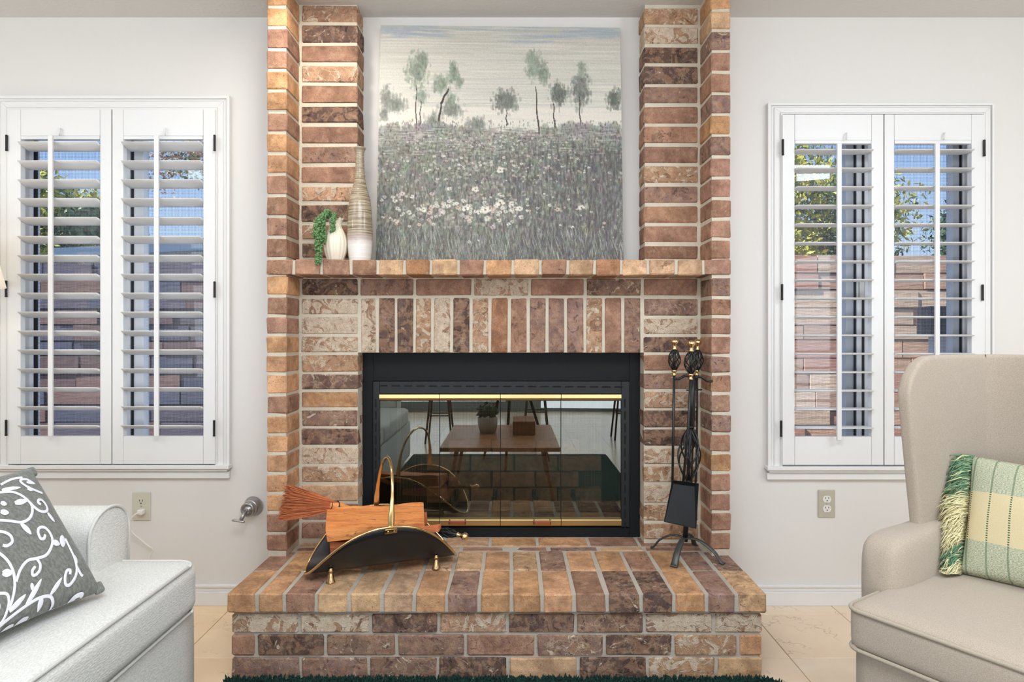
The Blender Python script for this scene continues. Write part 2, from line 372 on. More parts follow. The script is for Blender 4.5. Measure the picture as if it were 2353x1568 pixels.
def brick(parent, x0, x1, y0, y1, z0, z1, code, bev=.004, jit=.0012):
    x0, x1 = sorted((x0, x1)); y0, y1 = sorted((y0, y1)); z0, z1 = sorted((z0, z1))
    k = (round(x1-x0, 3), round(y1-y0, 3), round(z1-z0, 3), random.randint(0, 1))
    if k not in BCACHE:
        bm = bmesh.new(); bmesh.ops.create_cube(bm, size=1)
        for v in bm.verts: v.co = Vector((v.co.x*k[0], v.co.y*k[1], v.co.z*k[2]))
        bmesh.ops.bevel(bm, geom=bm.edges[:], offset=bev, segments=1, affect='EDGES', profile=.5)
        for v in bm.verts: v.co += Vector((random.uniform(-1, 1), random.uniform(-.5, .5), random.uniform(-1, 1)))*jit*1.5
        me = bpy.data.meshes.new('brick'); bm.to_mesh(me); bm.free(); me.materials.append(M['brick']); BCACHE[k] = me
    o = bpy.data.objects.new('brick', BCACHE[k])
    link(o, parent, Vector(((x0+x1)/2, (y0+y1)/2, (z0+z1)/2)))
    (r, g, b), a = BR[code]; s = random.uniform(.93, 1.06); q = random.uniform(.97, 1.03)
    c = lin(r*s, g*s, b*s*q); o.color = (c[0], c[1], c[2], max(0, a+random.uniform(-.05, .06)))
    return o
# ---------------------------------------------------------------- room shell
YW, YI, YO, YH, YHB = 2.698, 2.589, 2.440, 2.086, 2.104
CZ = Z_(40, YW)
XL, XR, YB = -3.1, 3.1, -4.0
wl = [X_(19, YW), X_(494, YW), Z_(252, YW), Z_(1067, YW)]
wr = [X_(1799, YW), X_(2261, YW), Z_(262, YW), Z_(1069, YW)]
m = MB(); T = .18
m.box(XL, wl[0], YW, YW+T, 0, CZ).box(wl[0], wl[1], YW, YW+T, 0, wl[3]).box(wl[0], wl[1], YW, YW+T, wl[2], CZ)
hxa, hxb, hza, hzb = X_(845, 2.69), X_(1457, 2.69), .285, Z_(822, 2.69)
m.box(wl[1], hxa, YW, YW+T, 0, CZ).box(hxb, wr[0], YW, YW+T, 0, CZ).box(hxa, hxb, YW, YW+T, 0, hza).box(hxa, hxb, YW, YW+T, hzb, CZ)
m.box(wr[0], wr[1], YW, YW+T, 0, wr[3]).box(wr[0], wr[1], YW, YW+T, wr[2], CZ).box(wr[1], XR, YW, YW+T, 0, CZ)
m.build('wall_back', M['wall'])['kind'] = 'structure'
box('wall_left', XL-.1, XL, YB, YW+T, 0, CZ, M['wall'])['kind'] = 'structure'
box('wall_right', XR, XR+.1, YB, YW+T, 0, CZ, M['wall'])['kind'] = 'structure'
box('wall_front', XL-.1, XR+.1, YB-.1, YB, 0, CZ, simple('accent_wall_paint', lin(150, 164, 168), .8))['kind'] = 'structure'
box('ceiling', XL-.1, XR+.1, YB-.1, YW+T, CZ, CZ+.15, M['ceil'])['kind'] = 'structure'
# floor: slab, grout and single tiles where the photograph shows the floor
fl = box('floor', XL-.1, XR+.1, YB-.1, YW+T, -.12, -.006, M['grout']); fl['kind'] = 'structure'
TP = .3515; gx = .9596; gy = 2.606
far = MB()
for i in range(-12, 7):
    for j in range(-19, 2):
        x0 = gx+i*TP; y0 = gy+(j-1)*TP
        xa, xb = max(x0+.0012, XL), min(x0+TP-.0012, XR); ya, yb = max(y0+.0012, YB), min(y0+TP-.0012, YW)
        if xb-xa < .02 or yb-ya < .02: continue
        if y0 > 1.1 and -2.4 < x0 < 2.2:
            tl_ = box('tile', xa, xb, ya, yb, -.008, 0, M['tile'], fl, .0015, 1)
            tl_.color = (1.0, .90, .74, 1) if x0 < -.4 else (1.0, .97, .93, 1)  # warm light on the left floor put into the tile tint
        else: far.box(xa, xb, ya, yb, -.008, 0)
far.build('distant_tiles', M['tile'], fl)['kind'] = 'stuff'
# baseboards
def baseboard(name, xa, xb):
    o = MB().box(xa, xb, YW-.014, YW, .0, Z_(1358, YW)).box(xa, xb, YW-.010, YW, Z_(1358, YW), Z_(1349, YW)).box(xa, xb, YW-.014, YW, Z_(1349, YW), Z_(1343, YW)).build(name, M['trim']); bevel_mod(o, .002)
    o['kind'] = 'structure'
baseboard('baseboard_left', XL, X_(610, YW)+.02); baseboard('baseboard_right', X_(1680, YW)-.02, XR)
# ---------------------------------------------------------------- windows, casing, shutters
def window(num, px0, px1, py0, py1, members, gas, screens, ox0, ox1, oy0, oy1, sill):
    root = group_struct('window_%d' % num, (X_((px0+px1)/2, YW), YW, Z_(py1, YW)))
    root['label'] = 'white vinyl window behind the shutters, %s of the fireplace' % ('left' if num == 1 else 'right')
    for (a, b, mt) in members:
        box('sash_stile', X_(a, 2.82), X_(b, 2.82), 2.815, 2.86, Z_(py1, YW), Z_(py0, YW), M[mt], root, .002)
    for (a, b) in gas:
        box('gasket', X_(a, 2.812), X_(b, 2.812), 2.810, 2.817, Z_(py1, YW), Z_(py0, YW), M['gasket'], root)
    for (a, b) in screens:
        box('insect_screen', X_(a, 2.85), X_(b, 2.85), 2.8485, 2.8490, Z_(py1, YW)-.01, Z_(py0, YW)+.01, M['screen'], root)
    box('glass_pane', X_(px0, YW), X_(px1, YW), 2.836, 2.840, Z_(py1, YW), Z_(py0, YW), M['window_glass'], root)
    box('sash_rail', X_(px0, YW), X_(px1, YW), 2.815, 2.86, Z_(py1, YW), Z_(py1, YW)+.035, M['vinyl'], root, .002)
    box('sash_rail', X_(px0, YW), X_(px1, YW), 2.815, 2.86, Z_(py0, YW)-.035, Z_(py0, YW), M['vinyl'], root, .002)
    # casing, mitred look: stepped frame built from three nested rings
    tr = group_struct('trim_%d' % num, (X_((px0+px1)/2, YW), YW, Z_(py1, YW))); tr['label'] = 'white stepped casing around the %s shutters' % ('left' if num == 1 else 'right')
    def ring(name, i0, i1, d, t):
        # i0 outer fraction, i1 inner fraction of the casing width
        xa0 = ox0+(px0-ox0)*i0; xa1 = ox0+(px0-ox0)*i1; xb0 = ox1+(px1-ox1)*i0; xb1 = ox1+(px1-ox1)*i1
        ya0 = oy0+(py0-oy0)*i0; ya1 = oy0+(py0-oy0)*i1
        Yf = YW-d; xs = [X_(q, Yf) for q in (xa0, xa1, xb1, xb0)]; zb = Z_(oy1, Yf); zt0 = Z_(ya0, Yf); zt1 = Z_(ya1, Yf)
        mm = MB()
        for poly in ([(xs[0], zb), (xs[1], zb), (xs[1], zt1), (xs[0], zt0)], [(xs[2], zb), (xs[3], zb), (xs[3], zt0), (xs[2], zt1)], [(xs[0], zt0), (xs[1], zt1), (xs[2], zt1), (xs[3], zt0)]):
            n = 4; V = [(x, Yf, z) for x, z in poly]+[(x, YW, z) for x, z in poly]
            mm.add(V, [(0, 1, 2, 3), (7, 6, 5, 4)]+[(k, (k+1) % 4, (k+1) % 4+4, k+4) for k in range(4)])
        o = mm.build('casing_'+name, M['trim'], tr); bevel_mod(o, .0015, 2)
    ring('outer', 0, .22, .024, 0); ring('cove', .22, .42, .015, 0); ring('face', .42, .86, .021, 0); ring('inner', .86, 1.0, .028, 0)
    s0, s1 = sill
    pb = lambda nm, a, b, c, d, dep: pbox(nm, a, b, c, d, YW-dep, dep, M['trim'], tr, .002)
    pb('sill_nosing', s0, s1, oy1, oy1+9, .040); pb('sill_bead', s0+4, s1-4, oy1+9, oy1+14, .030); pb('apron', s0-1, s1+1, oy1+14, oy1+30, .018)
    return root
window(1, 19, 494, 252, 1067, [(60, 77, 'vinyl'), (250, 301, 'vinyl'), (308, 331, 'vinyl')], [(78, 86), (302, 307)], [(88, 250), (330, 494)], -12, 527, 219, 1070, (-14, 525))
window(2, 1799, 2261, 262, 1069, [(1943, 1961, 'vinyl_shade'), (1967, 1981, 'vinyl'), (1985, 2032, 'vinyl'), (2188, 2205, 'vinyl_shade'), (2210, 2225, 'vinyl')], [(1962, 1966), (1981, 1985), (2205, 2209)], [(1799, 1945), (2030, 2190)], 1765, 2286, 236, 1073, (1764, 2288))  # grey bands are the screen frames' shadow built as stiles
lv = Matrix.Identity(3)
LOUV = {}
def shutter(name, label, x0, x1, y0, y1, a0, a1, b0, b1, lys, tilt, rod, hinges, rody):
    Yf = 2.662; th = .028
    root = thing(name, (X_((x0+x1)/2, Yf), Yf+th/2, Z_(y1, Yf)), label, 'shutter', 'white plantation shutters')
    for (p, q) in ((x0+1, a0), (a1, x1-1)):
        pbox('stile', p, q-.0, y0+1, y1-1, Yf, th, M['shutter'], root, .0016)
    pbox('rail', a0+.6, a1-.6, y0+1, b0, Yf+.0007, th-.001, M['shutter'], root, .0016); pbox('rail', a0+.6, a1-.6, b1, y1-1, Yf+.0007, th-.001, M['shutter'], root, .0016)
    # stop strip under the top rail
    pbox('stop_strip', a0+1, a1-1, b0, b0+8, Yf+.004, th-.006, M['shutter'], root, .001)
    L = X_(a1-1.5, Yf)-X_(a0+1.5, Yf); w2 = .0375; t2 = .0048
    key = round(L, 3)
    if key not in LOUV:
        sec = [(-w2, 0), (-w2*.93, t2*.42), (-w2*.5, t2*.85), (0, t2), (w2*.5, t2*.85), (w2*.93, t2*.42), (w2, 0), (w2*.93, -t2*.42), (w2*.5, -t2*.85), (0, -t2), (-w2*.5, -t2*.85), (-w2*.93, -t2*.42)]
        V = []; n = len(sec)
        for x in (-L/2, L/2):
            for (y, z) in sec: V.append((x, y, z))
        Fc = [(k, (k+1) % n, (k+1) % n+n, k+n) for k in range(n)]+[tuple(range(n-1, -1, -1)), tuple(range(n, 2*n))]
        me = bpy.data.meshes.new('louver'); me.from_pydata(V, [], Fc); me.materials.append(M['shutter'])
        for p in me.polygons: p.use_smooth = len(p.vertices) == 4
        LOUV[key] = me
    yc = Yf+th/2; xc = (X_(a0, Yf)+X_(a1, Yf))/2; near = yc-w2*math.cos(tilt)
    for ly in lys:
        z = Z_(ly, near)-w2*math.sin(tilt)
        o = bpy.data.objects.new('louver', LOUV[key]); link(o, root, Vector((xc, yc, z))); o.rotation_euler = (-tilt, 0, 0)
    yr = near-.006; rx = X_(rod, yr)
    box('tilt_rod', rx-.0095, rx+.0095, yr-.009, yr+.002, Z_(rody[1], yr), Z_(rody[0], yr), M['shutter'], root, .003)
    # keeper hook on the top rail
    kx = rod+18
    V, Fc = tube_vf([P(kx, b0-2, Yf-.004), P(kx, b0-2, Yf-.014), P(kx+1, b0-16, Yf-.014), P(kx+1, b0-16, Yf-.001)], .003, 6); mk('rod_keeper', V, Fc, M['shutter'], root, True)
    for (hx, h0, h1) in hinges:
        lathe('hinge', P(hx, h1, 2.655), [(.0045, 0), (.0052, .003), (.0045, .006), (.0045, Z_(h0, 2.655)-Z_(h1, 2.655)-.006), (.0052, Z_(h0, 2.655)-Z_(h1, 2.655)-.003), (.003, Z_(h0, 2.655)-Z_(h1, 2.655))], M['hinge'], root, 10)
    return root
lL = [325+43.55*i for i in range(16)]; lR = [343+42.8*i for i in range(16)]
shutter('shutter', 'white louvred shutter panel at the far left, louvres tilted, above the sofa back', 17, 256, 250, 1068, 47, 230, 312, 1003, lL, math.radians(17), 118, [(15, 310, 347), (14, 645, 683), (14, 965, 1002)], (311, 1003))
shutter('shutter', 'white louvred shutter panel left of the fireplace, nearest the brick pillar, louvres tilted', 257, 495, 250, 1068, 283, 467, 312, 1003, lL, math.radians(17), 361, [(493, 310, 347), (493, 647, 684), (492, 966, 1003)], (311, 1003))
shutter('shutter', 'white louvred shutter panel right of the fireplace, nearest the brick pillar, louvres flat', 1797, 2031, 262, 1070, 1826, 2003, 322, 1004, lR, math.radians(1.0), 1927, [(1799, 320, 357), (1797, 653, 690), (1795, 967, 1004)], (330, 1012))
shutter('shutter', 'white louvred shutter panel at the far right, partly behind the wing chair', 2032, 2263, 262, 1070, 2055, 2233, 322, 1004, lR, math.radians(1.0), 2152, [(2262, 321, 359), (2258, 654, 691)], (330, 1012))
box('window_latch', X_(1976, 2.80), X_(1986, 2.80), 2.798, 2.815, Z_(684, 2.80), Z_(648, 2.80), M['white_plastic'], bpy.data.objects['window_2'], .002)
# ---------------------------------------------------------------- brick chimney breast
fp = thing('brick_fireplace', (0, YI, .289), 'tall red-brown brick fireplace surround with white-washed bricks and two corner pillars', 'fireplace')
JH = .0055  # half joint
cm = MB()
xl0, xl1 = X_(613, YO), X_(659, YO); xr0, xr1 = X_(1634, YO), X_(1679, YO)
rc = .004
# mortar cores, slightly recessed behind the brick faces
ztop = CZ-.001
zmt, zmb = Z_(597, YO), Z_(632, YO)
cm.box(xl0+rc, xl1-rc, YO+rc, YW-.002, .285, ztop).box(xr0+rc, xr1-rc, YO+rc, YW-.002, .285, ztop)
ixl, ixr = X_(691, YI), X_(1605.5, YI)      # inner ends of the recessed face
nl, nr = X_(822, YI), X_(1480, YI)
cm.box(xl1-rc, nl-rc, YI+rc, YW-.002, zmt-.01, ztop).box(nr+rc, xr0+rc, YI+rc, YW-.002, zmt-.01, ztop)
ol, orr, oz = X_(824, YI), X_(1478, YI), Z_(813, YI)
cm.box(xl1-rc, ol-rc, YI+rc, YW-.002, .285, zmb+.01).box(orr+rc, xr0+rc, YI+rc, YW-.002, .285, zmb+.01).box(ol-rc, orr+rc, YI+rc, YW-.002, oz+rc, zmb+.01)
cm.box(xl0+rc, xr1-rc, YO+rc, YW-.002, zmb+rc*.6, zmt-rc*.5)
cm.build('mortar', M['mortar'], fp)
jl = [-34, 15, 63, 113, 161, 208, 256, 304, 352, 400, 449, 497, 545, 594, 631, 680, 727, 771, 815, 860, 908, 955, 1000, 1044, 1089, 1134, 1180, 1227, 1270]
jr = [-26, 23, 69, 117, 165, 215, 263, 311, 360, 408, 457, 503, 550, 598, 636, 684, 728, 772, 817, 860, 905, 951, 997, 1042, 1087, 1133, 1178, 1223, 1266]
cl = 'OORROOROORRRR' + '-' + 'ORROOOROOOOORR'; cr = 'OTPRRPOPRRRRR' + '-' + 'PRRRPRPPRORRRR'
random.seed(11)
def pillar(j, codes, x0, x1, inner):
    for k in range(len(j)-1):
        if codes[k] == '-': continue
        z1 = Z_(j[k], YO)-JH; z0 = Z_(j[k+1], YO)+JH
        z1 = min(z1, CZ-.004)
        if z1-z0 < .01: continue
        dx = random.uniform(-.0015, .0015)
        brick(fp, x0+dx, x1+dx, YO+random.uniform(-.001, .001), YI-.006, z0, z1, codes[k])
        brick(fp, x0+dx, x1, YI+.004, YW-.004, z0, z1, random.choice('RRO'))
pillar(jl, cl, xl0, xl1, 1); pillar(jr, cr, xr0, xr1, -1)
jil = [8, 54, 101, 147, 193, 240, 286, 333, 379, 425, 467, 513, 555, 596]; jir = [15, 59, 104, 149, 196, 241, 287, 333, 378, 424, 470, 516, 561, 599]
hh = .0070
for j, codes, xa, xb in ((jil, 'CDRCRDRPRCDCD', X_(693, YI), X_(822, YI)), (jir, 'CWDDPRRRCPRRR', X_(1480, YI), X_(1603.5, YI))):
    for k in range(13):
        brick(fp, xa+random.uniform(-.001, .001), xb+random.uniform(-.0015, .0015), YI+random.uniform(-.0015, .001), YW-.004, Z_(j[k+1], YI)+hh, min(Z_(j[k], YI)-hh, CZ-.004), codes[k])
jpl = [684, 726, 771, 813, 858, 898, 940, 983, 1026, 1070, 1112, 1155, 1198, 1242]; jpr = [684, 729, 771, 813, 855, 898, 941, 985, 1028, 1070, 1112, 1159, 1201, 1243]
for j, codes, xa, xb in ((jpl, 'WWWCMOMDWCTRR', X_(693, YI), X_(822, YI)), (jpr, 'MWDRPCDDWCWCC', X_(1480, YI), X_(1603.5, YI))):
    for k in range(13):
        z0 = max(Z_(j[k+1], YI)+JH, .296)
        brick(fp, xa+random.uniform(-.001, .001), xb+random.uniform(-.001, .001), YI+random.uniform(-.0015, .001), YW-.02, z0, Z_(j[k], YI)-JH, codes[k])
xs = [691, 825, 953, 1086, 1217, 1345, 1476, 1605.5]
for k, c in enumerate('DPRWRMR'):
    brick(fp, X_(xs[k], YI)+JH, X_(xs[k+1], YI)-JH, YI, YW-.02, Z_(681, YI)+.003, Z_(640, YI)-.002, c)
xs = [825, 867, 910, 952, 994, 1038, 1081.5, 1126, 1170, 1214, 1257, 1300, 1344, 1387, 1431, 1475.5]
for k, c in enumerate('WDDCWDCBRPPPCRP'):
    brick(fp, X_(xs[k], YI)+JH, X_(xs[k+1], YI)-JH, YI+random.uniform(-.0015, .001), YW-.02, Z_(812, YI)+.002, Z_(684, YI)-.003, c)
# mantel course
mt = thing('brick_mantel', (0, YO, zmb), 'projecting mantel shelf of upright tan brick ends across the fireplace', 'mantel')
xs = [613, 674, 739, 806, 868, 929, 990, 1053, 1114.5, 1178.5, 1242, 1305, 1366.5, 1428, 1489.5, 1554, 1617, 1679]
MB().box(X_(670, YO), X_(1622, YO), YO+.008, YI+.02, zmb+.004, zmt-.004).box(X_(700, YO), X_(1600, YO), YI, YW-.003, zmb+.02, zmt-.001).build('mortar', M['mortar'], mt)
for k, c in enumerate('RRRRTBTROTRTBTTTR'):
    a, b = X_(xs[k], YO), X_(xs[k+1], YO)
    brick(mt, a+(JH if k else 0), b-(JH if k < 16 else 0), YO-.003+random.uniform(-.001, .001), YI-.002, zmb+random.uniform(-.0008, .0005), zmt, c)
# ---------------------------------------------------------------- hearth
HZ = .289
he = thing('brick_hearth', (0, YH, 0), 'raised brick hearth with overhanging tan cap bricks above three darker courses', 'hearth')
hz0 = Z_(1410, YH)
hx = [521, 589, 652, 726, 801, 877, 951, 1026, 1101, 1175, 1246, 1320, 1396, 1474, 1549, 1625, 1694, 1762]
hX = [X_(q, YH) for q in hx]
bx0, bx1 = X_(532, YHB), X_(1751, YHB)
MB().box(bx0+.006, bx1-.006, YHB+.007, YW-.005, 0, hz0+.01).box(hX[0]+.006, hX[-1]-.006, YH+.007, YW-.005, hz0+.002, HZ-.004).build('mortar', M['mortar_grey'], he)
front = 'PRROCTPTBTBRBBTOO'; f2 = 'OORTTTOPOOORDDOPT'; back = 'ROOOOOTTOTPOOROPP'
YM = 2.294
for k in range(17):
    a, b = hX[k]+(JH*1.15 if k else 0), hX[k+1]-(JH*1.15 if k < 16 else 0)
    brick(he, a, b, YH+random.uniform(-.0015, .0015), YM-.0035, hz0, HZ+random.uniform(-.001, .0008), f2[k], .0045)
    brick(he, a, b, YM+.0035, 2.492, hz0, HZ+random.uniform(-.001, .0008), back[k], .0045)
ixs = [xl1+.004, X_(790, 2.6), X_(905, 2.6), X_(1020, 2.6), X_(1126, 2.6), X_(1235, 2.6), X_(1352, 2.6), X_(1466, 2.6), xr0-.004]
for k in range(8):
    brick(he, ixs[k]+JH, ixs[k+1]-JH, 2.560, 2.668, hz0, HZ-.001, 'TTRTOORR'[k])
ix2 = [xl1+.004, X_(735, 2.53), X_(850, 2.53), X_(960, 2.53), X_(1060, 2.53), X_(1160, 2.53), X_(1260, 2.53), X_(1375, 2.53), X_(1480, 2.53), xr0-.004]
for k in range(9):
    brick(he, ix2[k]+JH, ix2[k+1]-JH, 2.506, 2.552, hz0, HZ-.003, 'RPRTRRPTR'[k])
rows = [(1412, 1455, [532, 687, 850, 1008, 1165, 1323, 1482, 1641, 1751], 'WWDCDMWW'),
        (1461, 1507, [532, 588, 747, 911, 1070, 1231, 1389, 1547, 1697, 1751], 'RDMPRMDCO'),
        (1513, 1559, [532, 690, 847, 1006, 1167, 1329, 1488, 1646, 1751], 'PPMDTDCT')]
sz = []
for (ya, yb, xs, codes) in rows:
    z1, z0 = Z_(ya, YHB), Z_(yb, YHB); sz.append((z0, z1))
    for k, c in enumerate(codes):
        a, b = X_(xs[k], YHB)+(JH if k else 0), X_(xs[k+1], YHB)-(JH if k < len(codes)-1 else 0)
        brick(he, a, b, YHB+random.uniform(-.0015, .001), YHB+.09, z0, z1, c)
for i, (z0, z1) in enumerate(sz):
    for xa, xb in ((bx0, bx0+.09), (bx1-.09, bx1)):
        yy = [YHB+.096, 2.30, 2.50, 2.69] if i % 2 else [YHB+.096, 2.40, 2.60, 2.69]
        for k in range(3): brick(he, xa, xb, yy[k]+.002, yy[k+1]-.007, z0, z1, random.choice('RPMR'))
# ---------------------------------------------------------------- firebox insert with glass doors
YF = 2.672
ins = thing('fireplace_insert', (0, YF, HZ), 'black metal fireplace insert with brass-railed smoked glass doors', 'fireplace insert')
fx0, fx1 = X_(834, YF), X_(1468, YF)
zt, zb = Z_(813, YF), HZ
sx0, sx1, sz0, sz1 = X_(857, YF), X_(1447, YF), Z_(1213, YF), Z_(876, YF)
mm = MB(); yb_ = YF+.02
mm.box(fx0-.02, sx0, YF, yb_, zb, zt+.01).box(sx1, fx1+.02, YF, yb_, zb, zt+.01).box(sx0, sx1, YF, yb_, sz1, zt+.01).box(sx0, sx1, YF, yb_, zb, sz0)
bevel_mod(mm.build('surround', M['black'], ins), .0015)
YS = YF-.012
gx0, gx1, gz0, gz1 = X_(872, YS), X_(1427.5, YS), Z_(1211, YS), Z_(905, YS)
mm = MB(); sx0, sx1, sz0, sz1 = X_(857, YS), X_(1447, YS), Z_(1212, YS), Z_(877, YS)
mm.box(sx0, gx0, YS, yb_, sz0, sz1).box(gx1, sx1, YS, yb_, sz0, sz1).box(gx0, gx1, YS, yb_, gz1, sz1)
bevel_mod(mm.build('vent_frame', M['black_satin'], ins), .0015)
def slot(x, z, lx, lz):
    V, Fc = [], []
    n = 5
    r = min(lx, lz)/2; hxx, hzz = lx/2-r, lz/2-r
    pts = []
    for q in range(4):
        cxs = (1, -1, -1, 1)[q]; czs = (1, 1, -1, -1)[q]
        for i in range(3):
            a = math.pi/2*q+math.pi/4*i; pts.append((x+cxs*hxx+r*math.cos(a), z+czs*hzz+r*math.sin(a)))
    n = len(pts); V = [(p, YS-.0006, q) for p, q in pts]+[(p, YS+.001, q) for p, q in pts]
    mk('vent_slot', V, [tuple(range(n)), tuple(range(2*n-1, n-1, -1))]+[(k, (k+1) % n, (k+1) % n+n, k+n) for k in range(n)], M['slot'], ins)
for k in range(20): slot(X_(881+k*28.45, YS), Z_(887.0+k*.15, YS), .036, .0058)
for k in range(11):
    slot(X_(863.5, YS), Z_(927+k*28.2, YS), .0058, .037); slot(X_(1436, YS), Z_(927+k*28.2, YS), .0058, .037)
# brass rails over four bifold glass doors
YG = YF-.004
gd = [872, 1010.5, 1150, 1289, 1427.5]
for k in range(4):
    xa, xb = X_(gd[k], YG)+.0012, X_(gd[k+1], YG)-.0012
    d = box('glass_door', xa, xb, YG, YG+.005, Z_(1196, YG), Z_(918, YG), M['door_glass'], ins)
    for nm, ya, yb2 in (('top_rail', 905, 922), ('bottom_rail', 1192, 1211)):
        V = []; z1, z0 = Z_(ya, YG-.01), Z_(yb2, YG-.01); pr = [(z1, 0), (z1-.004, -.011), ((z0+z1)/2-.003, -.012), (z0+.006, -.010), (z0, -.002)]
        if nm == 'bottom_rail': pr = [(z1, -.002), (z1-.004, -.010), (z1-.008, -.013), (z0+.004, -.009), (z0, 0)]
        for x in (xa, xb):
            for (z, dy) in pr+[(z0, .006), (z1, .006)]: V.append((x, YG+dy, z))
        n = 7; Fc = [(i, (i+1) % n, (i+1) % n+n, i+n) for i in range(n)]+[tuple(range(n-1, -1, -1)), tuple(range(n, 2*n))]
        mk(nm, V, Fc, M['rail_brass'], d)
    box('edge_strip', xb-.0004, xb+.0022, YG-.001, YG+.006, Z_(1194, YG), Z_(920, YG), M['slot'], d)
    if k in (1, 2):
        ha, hb = (1031, 1070) if k == 1 else (1226, 1266)
        o = MB().box(X_(ha, 2.64), X_(hb, 2.64), 2.636, 2.650, Z_(1206, 2.64), Z_(1198, 2.64)).box(X_(ha, 2.64), X_(ha+3, 2.64), 2.636, 2.662, Z_(1207, 2.64), Z_(1197, 2.64)).box(X_(hb-3, 2.64), X_(hb, 2.64), 2.636, 2.662, Z_(1207, 2.64), Z_(1197, 2.64)).build('door_handle', M['copper'], d)
        bevel_mod(o, .002)
for a, b in ((912, 1148), (1152, 1384)):
    V = []; Fc = []; n = 90; xa, xb = X_(a, 2.70), X_(b, 2.70)
    for i in range(n+1):
        x = xa+(xb-xa)*i/n; y = 2.705+.006*math.sin(i*1.9)*(.5 if i > 20 else 1)
        V += [(x, y, .302), (x, y, hzb-.02)]
    Fc = [(2*i, 2*i+2, 2*i+3, 2*i+1) for i in range(n)]
    mk('mesh_curtain', V, Fc, M['fire_mesh'], ins, True)
m = MB(); y0, y1 = yb_+.03, 3.1
m.box(hxa+.001, hxa+.015, yb_, y1, hza+.001, hzb-.001).box(hxb-.015, hxb-.001, yb_, y1, hza+.001, hzb-.001).box(hxa+.001, hxb-.001, y1, y1+.02, hza+.001, hzb-.001).box(hxa+.001, hxb-.001, yb_, y1, hzb-.015, hzb-.001).box(hxa+.001, hxb-.001, yb_, y1, hza+.001, hza+.012)
m.build('firebox_liner', M['firebrick'], ins)
# firebrick back wall and iron grate seen through the glass
for r in range(4):
    for k in range(4):
        a = -.40+k*.205+(.1 if r % 2 else 0)
        if a+.2 > .5: continue
        brick(ins, a, a+.198, 3.04, 3.09, .33+r*.075, .33+r*.075+.068, 'B')
for gx_ in (-.26, -.08, .10, .28):
    tube('grate_bar', [(gx_, 2.80, .42), (gx_, 2.80, .36), (gx_, 3.02, .36), (gx_, 3.02, .40)], .010, M['iron'], ins, 6)
for gy_ in (2.84, 2.98): tube('grate_rail', [(-.30, gy_, .345), (.32, gy_, .345)], .010, M['iron'], ins, 6)
